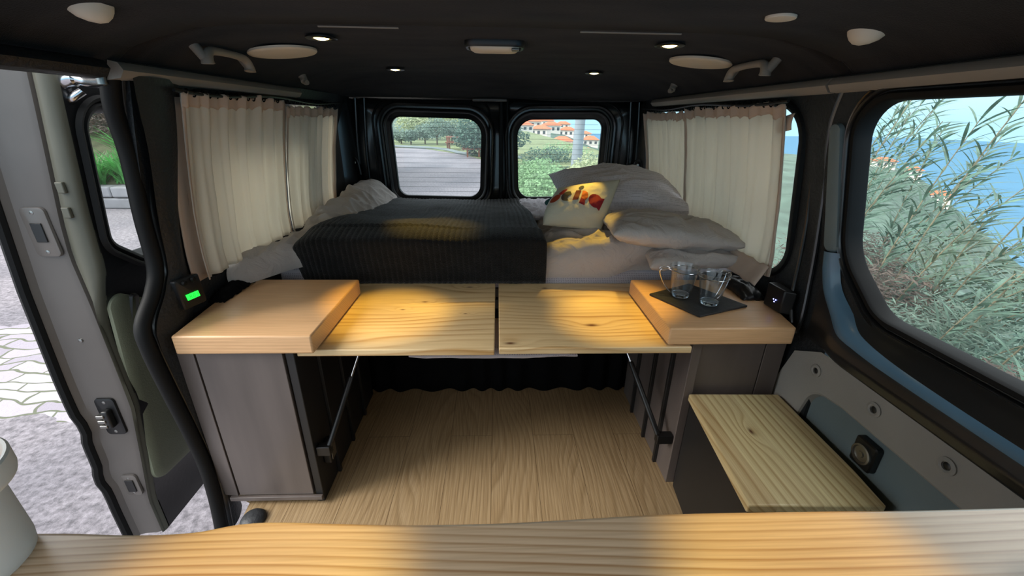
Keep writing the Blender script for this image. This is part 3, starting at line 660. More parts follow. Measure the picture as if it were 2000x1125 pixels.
# kettle-like white jar on the counter
jr = thing('jar', (-.424, .235, .75), 'white jar with brown contents at the left end of the counter', 'jar')
Mj = Matrix.Translation((-.424, .235, .75))
MB().lathe([(.036, .0), (.039, .003), (.040, .012), (.039, .062), (.0395, .068), (.049, .076), (.050, .080), (.050, .094), (.0485, .0955), (.0465, .095), (.0455, .090), (.0445, .076), (.036, .066), (.036, .02), (0, .02)], Mj, 56).build('body', M['ceramic'], jr)
MB().lathe([(.0440, .074), (.0440, .080), (.036, .083), (.018, .085), (0, .0855)], Mj, 40).build('contents', M['cork'], jr)
def leafmark(a, z, l, w, m):
    vs = []; n = 8
    for i in range(n+1):
        f = i/n; wd = w*math.sin(math.pi*f)**.7
        for s_1 in (-1, 1):
            aa = a+(f-.5)*l/.040*.9; zz = z+(f-.5)*l*.55+s_1*wd/2; vs.append(Mj @ Vector((.0402*math.cos(aa), .0402*math.sin(aa), zz)))
    return vs, [(2*i, 2*i+1, 2*i+3, 2*i+2) for i in range(n)]
mk = MB()
for a, z, l, w_ in ((-.75, .022, .014, .0016), (-.95, .024, .012, .0015), (-.85, .014, .011, .0018), (-.6, .012, .008, .0015)): mk.add(*leafmark(a, z, l, w_, None))
mk.build('printed_marks', M['blackplastic'], jr, solid=.0004)
mk = MB().add(*leafmark(-.85, .036, .005, .002, None)); mk.build('printed_gold_mark', M['lor'], jr, solid=.0004)
Md = Matrix.Translation((.455, .168, .7505))
tag(MB().lathe([(.028, 0), (.045, .006), (.0465, .008), (.045, .0085), (.030, .003), (0, .003)], Md, 40).build('dish', M['bluegrey']), 'edge of a round blue grey dish on the counter, right', 'dish')

# slate tray, cups
trv = [Vector((.477, 1.183)), Vector((.641, 1.27)), Vector((.741, 1.094)), Vector((.565, 1.024))]
tray = [tuple(trv[i].lerp(trv[(i+1) % 4], k/10)+Vector((fbm(i*3.1+k, 2)*.0012, fbm(i*2.7+k, 5)*.0012))) for i in range(4) for k in range(10)]
tray = [(p[0]+0, p[1]) for p in tray]
tag(MB().prism(tray, .5835, .5895).build('slate_tray', M['slate'], bevel=.0012), 'rectangular dark slate tray on the right worktop', 'tray')
def cup(x, y, ang, label):
    t_ = thing('glass_cup', (x, y, .5898), label, 'cup', 'glass cups on the slate tray')
    Mx = Matrix.Translation((x, y, .5898))
    h = .098
    MB().lathe([(0, 0), (.024, 0), (.0268, .003), (.0285, .012), (.0425, h-.002), (.0435, h), (.0415, h), (.0405, h-.003), (.0265, .016), (.023, .0125), (0, .0115)], Mx, 48).build('glass', M['glassclear'], t_)
    MB().lathe([(0, .0005), (.0225, .0005), (.0255, .004), (.0262, .010), (.022, .0118), (0, .0112)], Mx, 40).build('thick_base', M['thickglass'], t_)
    c, s1 = math.cos(ang), math.sin(ang)
    def pp(r, z, w_): return Mx @ Vector((r*c-w_*s1, r*s1+w_*c, z))
    pts = [pp(.0405, h*.88, .010), pp(.052, h*.93, .010), pp(.068, h*.90, .009), pp(.071, h*.78, .007), pp(.058, h*.45, .007), pp(.040, h*.20, .006), pp(.031, h*.12, .004)]
    pts2 = [pp(.0405, h*.88, -.010), pp(.052, h*.93, -.010), pp(.068, h*.90, -.009), pp(.071, h*.78, -.007), pp(.058, h*.45, -.007), pp(.040, h*.20, -.006), pp(.031, h*.12, -.004)]
    hn = MB().tube(smoothpath(pts, 5), .0014, 8).tube(smoothpath(pts2, 5), .0014, 8)
    hn.tube([Mx @ Vector((.0418*math.cos(a), .0418*math.sin(a), h*.88)) for a in [6.28319*k/40 for k in range(40)]], .0011, 6, closed=True)
    hn.build('wire_handle', M['chrome'], t_)
cup(.566, 1.163, R(170), 'glass cup with wire handle pointing left, at the tray centre')
cup(.629, 1.105, R(30), 'glass cup nearer the front corner, wire handle pointing right')

# ------------------------------------------------------------------ BED
bed = thing('bed_mattress', (0, 1.9, .42), 'mattress in a dotted lilac sheet behind the worktops', 'mattress')
MB().box(-.80, .80, 1.44, 2.33, .46, .585).build('mattress', M['sheet'], bed, bevel=.03, segs=5)
tag(MB().box(-.835, .835, 1.435, 2.35, .42, .458).build('bed_platform', M['cabdark'], bevel=.003), 'dark board carrying the mattress', 'bed base')
rl = tag(MB().box(-.52, .52, 1.43, 1.46, .47, .506).build('support_rail', M['cabdark'], bevel=.002), 'dark rail under the rear edge of the boards', 'rail')
# sagging dotted bundle under the boards
sg = MB(); 
def sag(u, v):
    x = lerp(-.24, .22, u); a = v*2*math.pi; th_ = math.sin(math.pi*u)**.6
    y = 1.09+.115*math.cos(a); z = .492+.012*math.sin(a)*1.0 - .017*th_*(1 if math.sin(a) < 0 else 0)*(-math.sin(a)) 
    return Vector((x, y, min(.5055, z+.004*fbm(x*9, y*9))))
sg.grid(sag, 40, 28); tag(sg.build('folded_sheet', M['sheet'], merge=True), 'dotted sheet sagging below the gap between the boards', 'sheet')
# dark curtain hanging under the bed
cu2 = MB().grid(lambda u, v: Vector((lerp(-.56, .56, u), 1.500+.012*math.sin(u*70+2*math.sin(u*13))+.01*v, lerp(.003, .418, v))), 220, 10)
tag(cu2.build('black_curtain', M['blackfabric'], solid=.002), 'black cloth hanging under the bed at the back of the floor', 'curtain')

def crease(x, y, ang, sc_, seed):
    c, s1 = math.cos(ang), math.sin(ang); p, q_ = x*c+y*s1, -x*s1+y*c
    return (1-abs(noise.noise(Vector((p*sc_*.45+.6*fbm(x*3, y*3, seed, 2), q_*sc_*1.6+.9*fbm(x*2.2, y*2.2, seed+5, 2), seed))))*2)
def wr_(x, y, a=1.0): return a*(.013*max(0, crease(x, y, .6, 6, 1))**2+.010*max(0, crease(x, y, -.5, 9, 7))**2-.006) + a*(.010*fbm(x*5, y*5, 1, 3)+.006*abs(noise.noise(Vector((x*11+3*fbm(x*2, y*2), y*6, 4)))) )
# duvet over the bed: a height field with fall at the front
def duvet_top(x, y):
    z = .640 + .012*math.cos(x*3)
    lf = ss(-.52, -.70, x)             # left pile
    z += lf*(.012+.075*ss(1.45, 2.05, y)) + .035*ss(-.45, -.6, x)
    rt = ss(.15, .3, x)
    z += rt*.028*(1-ss(1.62, 1.8, y))
    z += .045*math.exp(-((x-.62)/.16)**2-((y-1.55)/.14)**2)
    z += wr_(x, y, 1.5 if lf > .1 or rt > .1 else .5)
    return z
def duvet(u, v):
    x = lerp(lerp(-.835, -.782, ss(.08, .22, v)), .80, u)
    y0 = 1.432 - .20*ss(-.68, -.84, x)
    arc = .12; s = v*(.92+arc); lf = ss(-.50, -.72, x); rr = .05+.06*lf
    zb = lerp(.590, .548, ss(-.66, -.52, x)) + .03*ss(.40, .5, x)
    if s < arc:
        k = s/arc; y = y0-.012*math.sin(k*math.pi)*(1+lf)+rr*(1-math.cos(k*math.pi/2))
        z = lerp(zb, duvet_top(x, y0+rr), math.sin(k*math.pi/2)); z += .006*fbm(x*12, k*3, 2)*math.sin(k*math.pi)
    else:
        k = (s-arc)/.92; y = lerp(y0+rr, 2.33, k); z = duvet_top(x, y)
    ex = min((1-u)/.03, u/.03 if v > .12 else 1)
    if ex < 1: z = lerp(zb+.02, z, math.sqrt(max(0, 1-(1-ex)**2)))
    return Vector((x, y, z))
dv = tag(MB().grid(duvet, 260, 170).build('duvet', M['duvet'], angle=180), 'crumpled taupe duvet spread over the whole bed', 'duvet')
# pale turned-over edge of dotted sheet at the front right and left
def hemf(x0, x1, ya_, yb_, z0, z1, amp=.006):
    return lambda u, v: Vector((lerp(x0, x1, u), lerp(ya_, yb_, u)+.035*v*v-.006*math.sin(v*math.pi)+amp*fbm(u*5, 3), lerp(z0, z1, v)+amp*fbm(u*4, v*2, 6)))
# cushion-like solids
def pillow_fn(Lx, Ly, T, wr=.01, seed=0, n=2.2, pinch=.12):
    def f(u, v, side):
        a, b = 2*u-1, 2*v-1
        pin = 1-pinch*(1-(abs(a)**1.5))*abs(b)**2*0.7; pin2 = 1-pinch*(1-(abs(b)**1.5))*abs(a)**2*0.7
        x = a*Lx/2*pin2; y = b*Ly/2*pin
        h = (max(0, 1-abs(a)**n)*max(0, 1-abs(b)**n))**.55
        z = side*T/2*h
        e = h**.5
        z += side*e*wr*(.6*fbm(x*7+seed, y*7, seed+side)+1.0*max(0, crease(x, y, .4+seed, 8, seed))**2+.7*max(0, crease(x, y, 1.6+seed, 12, seed+3))**2-.4)
        return Vector((x, y, z))
    return f
def pillow_mesh(mb, f, Mx, n=44):
    for side in (-1, 1): mb.grid(lambda u, v: Mx @ f(u, v, side), n, n)
    return mb
def orient(cx, xa, ya_, scale=1):
    xa = Vector(xa).normalized(); ya_ = Vector(ya_); ya_ = (ya_-xa*ya_.dot(xa)).normalized(); za = xa.cross(ya_)
    m_ = Matrix(((xa.x, ya_.x, za.x, cx[0]), (xa.y, ya_.y, za.y, cx[1]), (xa.z, ya_.z, za.z, cx[2]), (0, 0, 0, 1))); return m_
def pil(name, cx, xa, ya_, Lx, Ly, T, m, label, cat, **k):
    o = pillow_mesh(MB(), pillow_fn(Lx, Ly, T, **k), orient(cx, xa, ya_)).build(name, m, merge=True, angle=180)
    return tag(o, label, cat)
pil('pillow', (.60, 1.93, .735), (1, .05, -.02), (0, 1, .16), .60, .44, .15, M['pillow'], 'lower dotted grey pillow under the big one', 'pillow', seed=3, wr=.012)
pil('pillow', (.555, 1.93, .782), (1, .02, -.03), (0, 1, .22), .60, .42, .20, M['pillow'], 'upper dotted grey pillow, topmost by the rear window', 'pillow', seed=8, wr=.014)
# folded duvet corner to the right
fo = MB(); pillow_mesh(fo, pillow_fn(.44, .34, .095, wr=.014, seed=5, n=3.2, pinch=.08), orient((.615, 1.46, .722), (1, -.10, -.06), (.1, 1, -.05)))
fo.build('folded_corner', M['duvet'], dv, merge=True, angle=180)
fo = MB(); pillow_mesh(fo, pillow_fn(.30, .26, .065, wr=.010, seed=15, n=3.2, pinch=.08), orient((.675, 1.40, .655), (1, -.14, .12), (.1, 1, 0)))
fo.build('folded_layer', M['duvet'], dv, merge=True, angle=180)
pil('pillowcase', (.73, 1.45, .625), (1, 0, -.02), (0, 1, .05), .20, .26, .08, M['pillow'], 'dotted pillow corner peeping out beside the right curtain', 'pillow', seed=21, wr=.008)
# rear sheet bit
sh2 = MB().grid(lambda u, v: Vector((lerp(.12, .34, u), lerp(1.85, 2.34, v), .675+.01*fbm(u*6, v*6, 3)+.012*abs(noise.noise(Vector((u*9, v*5, 2)))))), 40, 40)
tag(sh2.build('crumpled_sheet', M['sheet'], solid=.01, angle=180), 'crumpled pale sheet between blanket and cushion', 'sheet')

# ribbed black blanket
def blanket(u, v):
    arc = .24; s = v*(.86+arc); xl = lerp(-.745, -.66, ss(.2, 1, v)); xr = lerp(.178, .137, v); x = lerp(xl, xr, u)
    ribs = .0032*abs(math.sin(math.pi*u*46)); y0 = 1.402
    lw = min(1, u/.16); ql = math.sqrt(max(0, 1-(1-lw)**2)); rw = min(1, (1-u)/.035); qr = math.sqrt(max(0, 1-(1-rw)**2))
    if s < arc:
        k = s/arc; z = lerp(.5295, .722, math.sin(k*math.pi/2)**.9)
        y = y0-.022*math.sin(k*math.pi)+.020*math.cos(k*math.pi*.5)+.085*ss(.6, 1, k)**1.5
        a = ss(.55, 1, k)*math.pi/2; nrm = Vector((0, -math.cos(a), math.sin(a)))
    else:
        k = (s-arc)/.86; y = lerp(y0+.085, 2.32, k); z = .722-.045*ss(0, 1, k)+.008*math.sin(k*9+u*4); nrm = Vector((0, 0, 1))
    z += .010*fbm(x*4, y*4, 7)*min(1, v*8); y += .008*fbm(x*6, z*9, 3)
    drop = .085*ss(0, arc, s)
    z -= drop*(1-ql); x += .02*(1-ql); y += .05*(1-ql)*(1-ss(arc*.8, arc*2, s))
    z -= .03*(1-qr)*ss(arc*.5, arc, s)
    z = max(z, .5285)
    return Vector((x, y, z)) + nrm*ribs*min(1, u/.12)
tag(MB().grid(blanket, 520, 120).build('blanket', M['fur'], solid=.004, offset=-1, angle=180), 'thick black ribbed plush blanket across the middle of the bed', 'blanket')

# printed canvas cushion
TL, TR, BR, BL = Vector((.248, 1.70, .835)), Vector((.502, 1.72, .868)), Vector((.405, 1.575, .692)), Vector((.178, 1.60, .705))
def cush(u, v, side=1, off=0):          # u left-right, v bottom-top
    p = (BL.lerp(BR, u)).lerp(TL.lerp(TR, u), v)
    nrm = (BR-BL).cross(TL-BL).normalized()
    a, b = 2*u-1, 2*v-1
    h = (max(0, 1-abs(a)**2.4)*max(0, 1-abs(b)**2.4))**.6
    p = p + Vector((0, 0, 0))
    left = .018*math.sin(math.pi*v)*max(0, 1-u*2.5)
    return p + nrm*(side*h*.048+off+ (.004*fbm(u*5, v*5, side+9)*h)) + Vector((-left, -left*.6, 0))
cs = MB()
for side in (-1, 1): cs.grid(lambda u, v: cush(u, v, side), 40, 40)
cush_o = tag(cs.build('printed_cushion', M['canvas'], merge=True, angle=180), 'small canvas cushion with colourful lettering leaning on the pillows', 'cushion')
# lettering, drawn in a flat layout and laid on the front face
qTL, qTR, qBR, qBL = Vector((600, 200)), Vector((1630, 160)), Vector((1205, 975)), Vector((180, 880))
def art(px, py):
    u = v = .5
    for _ in range(12):
        f = qBL.lerp(qBR, u).lerp(qTL.lerp(qTR, u), v)-Vector((px, py))
        du = (qBR-qBL)*(1-v)+(qTR-qTL)*v; dv_ = (qTL.lerp(qTR, u)-qBL.lerp(qBR, u)); det = du.x*dv_.y-du.y*dv_.x
        u -= (f.x*dv_.y-f.y*dv_.x)/det; v -= (du.x*f.y-du.y*f.x)/det
    return u, v
def letter(polys, m, name):
    mb = MB()
    for poly in polys:
        b = bmesh.new(); vs = [b.verts.new((x, y, 0)) for x, y in poly]; fc = b.faces.new(vs); bmesh.ops.triangulate(b, faces=[fc])
        for _ in range(3): bmesh.ops.subdivide_edges(b, edges=[e for e in b.edges if e.calc_length() > 25], cuts=1); bmesh.ops.triangulate(b, faces=b.faces[:])
        b.verts.index_update(); pts = [cush(*art(v.co.x, v.co.y), 1, .0022) for v in b.verts]
        mb.add(pts, [tuple(v.index for v in f.verts) for f in b.faces]); b.free()
    return mb.build(name, m, cush_o)
def ell(cx, cy, a, b, ang=0, a0=0, a1=360, n=22, close=None):
    out = []
    for k in range(n+(0 if a1-a0 >= 360 else 1)):
        t_ = R(lerp(a0, a1, k/n)); x, y = a*math.cos(t_), b*math.sin(t_); c, s1 = math.cos(R(ang)), math.sin(R(ang)); out.append((cx+x*c-y*s1, cy+x*s1+y*c))
    if close: out.append(close)
    return out
letter([[(385, 515), (372, 470), (400, 425), (470, 385), (485, 390), (455, 430), (405, 515)]], M['lteal'], 'letter_stroke')
letter([ell(525, 460, 95, 48, -38)], M['lrust'], 'letter_d_bowl')
letter([[(590, 375), (650, 325), (725, 302), (715, 330), (640, 415), (600, 420)]], M['lred'], 'letter_d_stem')
letter([ell(695, 465, 108, 76, -42, 135, 345, 22)+ell(735, 500, 62, 38, -42, 325, 160, 14)], M['lnavy'], 'letter_e')
letter([ell(930, 322, 52, 30, -35)], M['lnavy'], 'letter_i_dot')
letter([[(838, 378), (915, 385), (822, 558), (742, 552)]], M['lmar'], 'letter_i')
letter([[(930, 402), (970, 405), (1002, 440), (1005, 490), (985, 540), (950, 575), (905, 545), (882, 522)]], M['lor'], 'letter_r_arm')
letter([[(882, 522), (920, 550), (940, 580), (918, 655), (828, 615)]], M['lred'], 'letter_r_stem')
letter([ell(1115, 580, 115, 110, 20)], M['lred'], 'letter_a_bowl')
letter([[(1205, 540), (1280, 550), (1165, 732), (1110, 680)]], M['lred'], 'letter_a_stem')

# ------------------------------------------------------------------ CURTAINS
def curtain(name, side, y0, y1, z0, z1, nw, label, inset=.0, seed=0, taper=0, flare=0, top=.028):
    t_ = thing(name, (side*.79, (y0+y1)/2, z1), label, 'curtain', None)
    def f(u, v, zz0, zz1, amp=1):
        y = lerp(y0, y1, u); z = lerp(zz0, zz1, v); vv = (z-z0)/(z1-z0)
        y += flare*(1-vv)*(u-.5) + .006*math.sin(u*31+seed)*(1-vv)
        ph = u*nw*6.283+1.3*math.sin(u*5+seed)+.5*fbm(u*3, vv*2, seed)
        w_ = (.009+.003*fbm(u*6, 1, seed))*math.sin(ph)+.0045*math.sin(ph*2.1+vv*2)
        xx = xs(z)-.030-inset
        if z > z1-.03: z += .006*abs(math.sin(ph*1.5))-.012*fbm(u*9, 2, seed)
        return Vector((side*(xx-w_*amp), y, z))
    MB().grid(lambda u, v: f(u, v, z0, z1), 160, 30).build('cloth', M['curtain'], t_, solid=.0012, angle=180)
    MB().grid(lambda u, v: f(u, v, z1-top, z1+.004)+Vector((-side*.0022, 0, 0)), 160, 4).build('header', M['hem'], t_, solid=.001, angle=180)
    for uu in (0, .985): MB().grid(lambda u, v: f(uu+.015*u, v, z0, z1)+Vector((-side*.0018, 0, 0)), 2, 20).build('side_hem', M['hem'], t_, solid=.001, angle=180)
    return t_
curtain('window_curtain', -1, 1.10, 1.64, .665, 1.132, 7, 'wide cream curtain nearest the door on the left window', seed=1, flare=.0)
curtain('window_curtain', -1, 1.63, 2.12, .665, 1.115, 7, 'cream curtain at the rear of the left window', seed=2)
curtain('window_curtain', 1, 1.145, 1.755, .665, 1.130, 6, 'wide cream curtain nearest the front on the right window', seed=3, flare=.03)
curtain('window_curtain', 1, 1.77, 2.27, .665, 1.118, 7, 'cream curtain at the rear of the right window', seed=4)
# curtain wires with loops of cord
for side, ya_, yb_, lab in ((-1, 1.08, 2.16, 'black cord wire holding the left curtains'), (1, 1.14, 2.30, 'black cord wire holding the right curtains')):
    t_ = thing('curtain_wire', (side*.77, (ya_+yb_)/2, 1.14), lab, 'curtain wire')
    MB().tube([(side*(xs(1.14)-.034), lerp(ya_, yb_, i/12), 1.143-.006*math.sin(i*.9)) for i in range(13)], .004, 8).build('wire', M['blackplastic'], t_)
    n = 34
    for i in range(n):
        y = lerp(ya_+.03, yb_-.03, (i+.5)/n); MB().tube([Vector((side*(xs(1.14)-.030)+.004*math.cos(a), y+.006*math.sin(a*1.0)*.6, 1.140+.009*math.sin(a))) for a in [6.283*k/10 for k in range(10)]], .0017, 5, closed=True).build('cord_loop', M['blackfabric'], t_)
tg = thing('cream_tab', (.775, 1.155, 1.09), 'small cream cloth tab at the front top corner of the right curtain', 'cloth tab')
MB().grid(lambda u, v: Vector((.765-.004*math.sin(v*3), lerp(1.13, 1.18, u), lerp(1.075, 1.115, v)-.01*u)), 8, 8).build('tab', M['hem'], tg, solid=.002)
# liners seen past the curtain edges
tag(MB().grid(lambda u, v: Vector((-(xs(lerp(.66, 1.13, v))-.012), lerp(1.085, 1.16, u), lerp(.66, 1.13, v))), 8, 20).build('curtain_liner', M['hem'], solid=.002), 'beige liner strip behind the left curtain near the door pillar', 'liner')
tag(MB().grid(lambda u, v: Vector(((xs(lerp(.66, .72, v))-.05-.03*(1-v)), lerp(1.12, 1.34, u), lerp(.64, .70, v)+.006*fbm(u*6, 1))), 16, 8).build('curtain_bottom', M['hem'], solid=.002), 'peach cloth gathered at the foot of the right curtain', 'cloth')
# black scrap cloth behind left worktop and plastic behind the right one
def scrap(x0, x1, y0, y1, z, h, s): return lambda u, v: Vector((lerp(x0, x1, u), lerp(y0, y1, v), z+h*math.sin(math.pi*u)**.5*math.sin(math.pi*v)**.5+.008*fbm(u*4, v*4, s)))
tag(MB().grid(scrap(-.842, -.795, 1.13, 1.30, .5845, .030, 3), 24, 24).build('black_bag', M['blackfabric'], solid=.003), 'black cloth stuffed beside the left worktop corner', 'cloth')
tag(MB().grid(scrap(.755, .832, 1.14, 1.31, .5855, .035, 5), 24, 24).build('black_pouch', M['blackplastic'], solid=.003), 'black pouch behind the cups at the right wall', 'pouch')

# ------------------------------------------------------------------ CEILING FITTINGS
def disc(name, c, r, m, label, cat, nrm=(0, 0, -1), th_=.008, group=None):
    q = Vector((0, 0, 1)).rotation_difference(Vector(nrm)).to_matrix().to_4x4(); Mx = Matrix.Translation(c) @ q
    return tag(MB().lathe([(r, -.001), (r, th_*.5), (r*.96, th_*.85), (r*.85, th_), (0, th_*1.1)], Mx, 48).build(name, m), label, cat, group)
disc('speaker_cover', (-.592, 1.325, 1.256), .088, M['cream'], 'large round cream speaker cover on the left of the ceiling', 'speaker cover', (.10, 0, -1), group='round speaker covers')
disc('speaker_cover', (.598, 1.365, 1.255), .088, M['cream'], 'large round cream speaker cover on the right of the ceiling', 'speaker cover', (-.10, 0, -1), group='round speaker covers')
disc('ceiling_disc', (.482, .812, 1.2585), .024, M['cream'], 'small flat round cap on the ceiling above the right spotlight', 'cap', (-.03, 0, -1), .004)
def halfcap(x, y, z, label):
    Mx = Matrix.Translation((x, y, z)) @ Matrix.Rotation(R(-18 if x > 0 else 18), 4, 'Y') @ Matrix.Rotation(R(180), 4, 'X')
    o = MB().lathe([(.030, -.006), (.030, .004), (.028, .012), (.023, .020), (.014, .025), (0, .027)], Mx, 40).build('ceiling_dome', M['cream'])
    return tag(o, label, 'ceiling cap', 'cream domed caps on the roof sides')
halfcap(-.640, .790, 1.252, 'cream domed cap on the roof side, left above the door')
halfcap(.655, .83, 1.250, 'cream domed cap on the roof side, right near the big window')
def handle(side, y, z):
    t_ = thing('grab_handle', (side*.68, y, z), ('left' if side < 0 else 'right')+' curved grey grab handle beside the speaker cover', 'grab handle', 'grab handles')
    xx = side*.672
    P_ = smoothpath([(xx, y-.088, 1.200), (xx, y-.088, 1.210), (xx, y-.080, 1.224), (xx, y-.060, 1.231), (xx, y, 1.233), (xx, y+.060, 1.231), (xx, y+.080, 1.224), (xx, y+.088, 1.210), (xx, y+.088, 1.200)], 5)
    n_ = len(P_)-1; rr = [.0085+.0065*abs(2*i/n_-1)**1.5 for i in range(n_+1)]; rr[0] = rr[-1] = .010
    MB().tube(P_, rr, 14).build('grip', M['handle'], t_)
    for s1 in (-1, 1): MB().tube([(xx, y+s1*.090, 1.208), (side*.695, y+s1*.092, 1.240)], [.011, .011], 14).build('mount', M['handle'], t_)
handle(-1, 1.20, 1.225); handle(1, 1.235, 1.220)
for s1, y, lab in ((-1, 1.72, 'small grey coat hook on the left roof side'), (1, 1.84, 'small grey coat hook on the right roof side')):
    t_ = MB().tube(smoothpath([(s1*.722, y, 1.240), (s1*.712, y, 1.222), (s1*.705, y-.006, 1.206), (s1*.694, y-.012, 1.205)], 5), [.015]*5+[.013]*5+[.009]*6, 12)
    tag(t_.build('coat_hook', M['handle']), lab, 'coat hook', 'coat hooks')
dl = thing('dome_light', (-.005, 1.23, 1.27), 'unlit oval dome light at the middle of the ceiling', 'ceiling light')
MB().loft([[Vector((-.007+a*k*1.02, 1.232+b*k, z)) for a, b in rpoly([(-.072, -.045), (.072, -.045), (.072, .045), (-.072, .045)], .028, 8)] for k, z in ((1.05, 1.274), (1.05, 1.264), (1.0, 1.259), (.93, 1.259), (.90, 1.263))]).build('bezel', M['blackplastic'], dl)
MB().loft([[Vector((-.007+a*k, 1.232+b*k, z)) for a, b in rpoly([(-.064, -.038), (.064, -.038), (.064, .038), (-.064, .038)], .024, 8)] for k, z in ((1, 1.264), (.98, 1.257), (.85, 1.252), (.4, 1.250), (.01, 1.250))]).build('lens', M['cream'], dl)
MB().box(.035, .055, 1.19, 1.205, 1.2505, 1.256).build('switch', M['steel'], dl, bevel=.002)
SPOTW = 7.5
def spot(x, y, z, tx, ty, tz, label, power=1, size=36):
    t_ = thing('spotlight', (x, y, z), label, 'spotlight', 'round ceiling spotlights')
    Mx = Matrix.Translation((x, y, z)) @ Matrix.Rotation(R(180), 4, 'X')
    MB().lathe([(.036, 0), (.036, .003), (.033, .005), (.022, .004), (.020, .001), (.020, -.004)], Mx, 40).build('trim_ring', M['blackplastic'], t_)
    MB().lathe([(.019, -.002), (.017, .003), (.008, .006), (0, .007)], Mx, 24).build('lens', M['warm'], t_)
    ld = bpy.data.lights.new('spot_beam', 'SPOT'); ld.energy = SPOTW*power; ld.color = (1, .64, .09); ld.spot_size = R(size); ld.spot_blend = .8; ld.shadow_soft_size = .012
    lo = bpy.data.objects.new('spot_beam', ld); C.objects.link(lo); lo.location = (x, y, z-.022)
    lo.rotation_euler = (Vector((tx, ty, tz))-Vector((x, y, z-.022))).to_track_quat('-Z', 'Y').to_euler()
spot(-.42, 1.155, 1.266, -.34, 1.17, .52, 'lit warm ceiling spotlight, nearer one on the left')
spot(.425, 1.16, 1.266, .37, 1.15, .52, 'lit warm ceiling spotlight, nearer one on the right')
spot(-.40, 1.84, 1.266, -.25, 1.55, .70, 'lit warm ceiling spotlight, rear one on the left')
spot(.385, 1.84, 1.266, .33, 1.49, .66, 'lit warm ceiling spotlight, rear one on the right', 1, 27)
spot(-.20, .38, 1.256, -.19, .22, .75, 'warm ceiling spotlight over the left of the counter', .32, 32)
spot(.28, .38, 1.256, .26, .22, .75, 'warm ceiling spotlight over the right of the counter', .32, 32)

# ------------------------------------------------------------------ SMALL FITTINGS
mt = thing('voltmeter', (-.815, 1.035, .65), 'small black panel with green lit display on the left pillar', 'meter')
def onpil(y, z, d): return Vector((-.818+d+(y-1.035)*.25, y, z))
mb = MB(); lp = rpoly([(1.005, .618), (1.07, .618), (1.065, .70), (1.0, .70)], .006, 4)
mb.loft([[onpil(a, b, 0) for a, b in lp], [onpil(a, b, .010) for a, b in lp], [onpil(a, b, .012) for a, b in offs(lp, -.003)]], cap1=True); mb.build('panel', M['blackplastic'], mt)
gd = MB().add([onpil(1.018, .640, .0128), onpil(1.052, .640, .0128), onpil(1.050, .656, .0128), onpil(1.016, .656, .0128)], [(0, 1, 2, 3)]).build('display', M['green'], mt, solid=.001, smooth=False)
dg = MB()
for i in range(3):
    y = 1.024+i*.0095
    for a, b, c, d in ((0, .0045, .0045, .0055), (0, .001, 0, .01), (.0045, .0055, 0, .01), (0, .0055, 0, .001), (0, .0055, .009, .010)):
        if (i == 2 and b == .001 and a == 0): continue
        dg.add([onpil(y+a, .643+c, .0145), onpil(y+b, .643+c, .0145), onpil(y+b, .643+d, .0145), onpil(y+a, .643+d, .0145)], [(0, 1, 2, 3)])
dg.build('digits', M['digit'], gd, smooth=False)
for y, z in ((1.02, .688), (1.045, .690)): MB().lathe([(.007, 0), (.006, .006), (0, .007)], Matrix.Translation(onpil(y, z, .012)) @ Matrix.Rotation(R(90), 4, 'Y'), 16).build('knob', M['rubber'], mt)
sw = thing('switch_panel', (.82, 1.08, .61), 'small black switch panel with blue lights on the right pillar', 'switch')
MB().prism([(.832, 1.03), (.805, 1.045), (.80, 1.115), (.832, 1.12)], .586, .655).build('panel', M['blackplastic'], sw, bevel=.004)
for y, z in ((1.068, .618), (1.078, .617), (1.073, .611)): MB().lathe([(.002, 0), (0, .002)], Matrix.Translation((.8025, y, z)) @ Matrix.Rotation(R(-90), 4, 'Y'), 10).build('light_dot', M['blue'], sw)
sk = thing('round_socket', (.84, .709, .388), 'black round socket on the slate grey side panel', 'socket')
lp = rpoly([(.682, .355), (.738, .355), (.738, .425), (.682, .425)], .008, 5)
mb = MB(); mb.loft([[Vector((.854-d, a, b)) for a, b in offs(lp, o_)] for d, o_ in ((0, 0), (.014, 0), (.017, -.003))], cap1=True); mb.build('plate', M['blackplastic'], sk)
Mx = Matrix.Translation((.836, .710, .390)) @ Matrix.Rotation(R(-90), 4, 'Y')
MB().lathe([(.024, -.001), (.024, .004), (.020, .005), (.018, .001), (.008, .001), (.006, .004), (0, .004)], Mx, 32).build('socket_ring', M['steel'], sk)
ds = tag(MB().lathe([(.034, 0), (.034, .006), (.028, .014), (.016, .019), (0, .020)], Matrix.Translation((-.71, .885, .0)), 32).build('door_stop', M['slate']), 'dark round rubber foot on the floor by the left cabinet', 'door stop')
# seat belts at the rear posts
for s1, lab in ((-1, 'black seat belt reel on the left rear post'), (1, 'black seat belt reel on the right rear post')):
    t_ = thing('seat_belt', (s1*.74, 2.36, .75), lab, 'seat belt', 'seat belts on the rear posts')
    mb = MB(); lp = rpoly([(s1*.77-.03, .62), (s1*.77+.03, .62), (s1*.77+.03, .86), (s1*.77-.03, .86)], .025, 6)
    mb.loft([[Vector((a, 2.375-d, b)) for a, b in offs(lp, o_)] for d, o_ in ((0, 0), (.02, 0), (.028, -.008))], cap1=True); mb.build('webbing_guide', M['blackfabric'], t_)
    MB().tube(smoothpath([(s1*.77-.03, 2.34, .80), (s1*.77-.02, 2.34, .87), (s1*.77, 2.34, .89), (s1*.77+.02, 2.34, .87), (s1*.77+.03, 2.34, .80)], 5), .006, 8).build('loop', M['blackplastic'], t_)
    MB().lathe([(.009, 0), (.008, .004), (0, .005)], Matrix.Translation((s1*.77, 2.345, .862)) @ Matrix.Rotation(R(90), 4, 'X'), 16).build('bolt', M['steel'], t_)

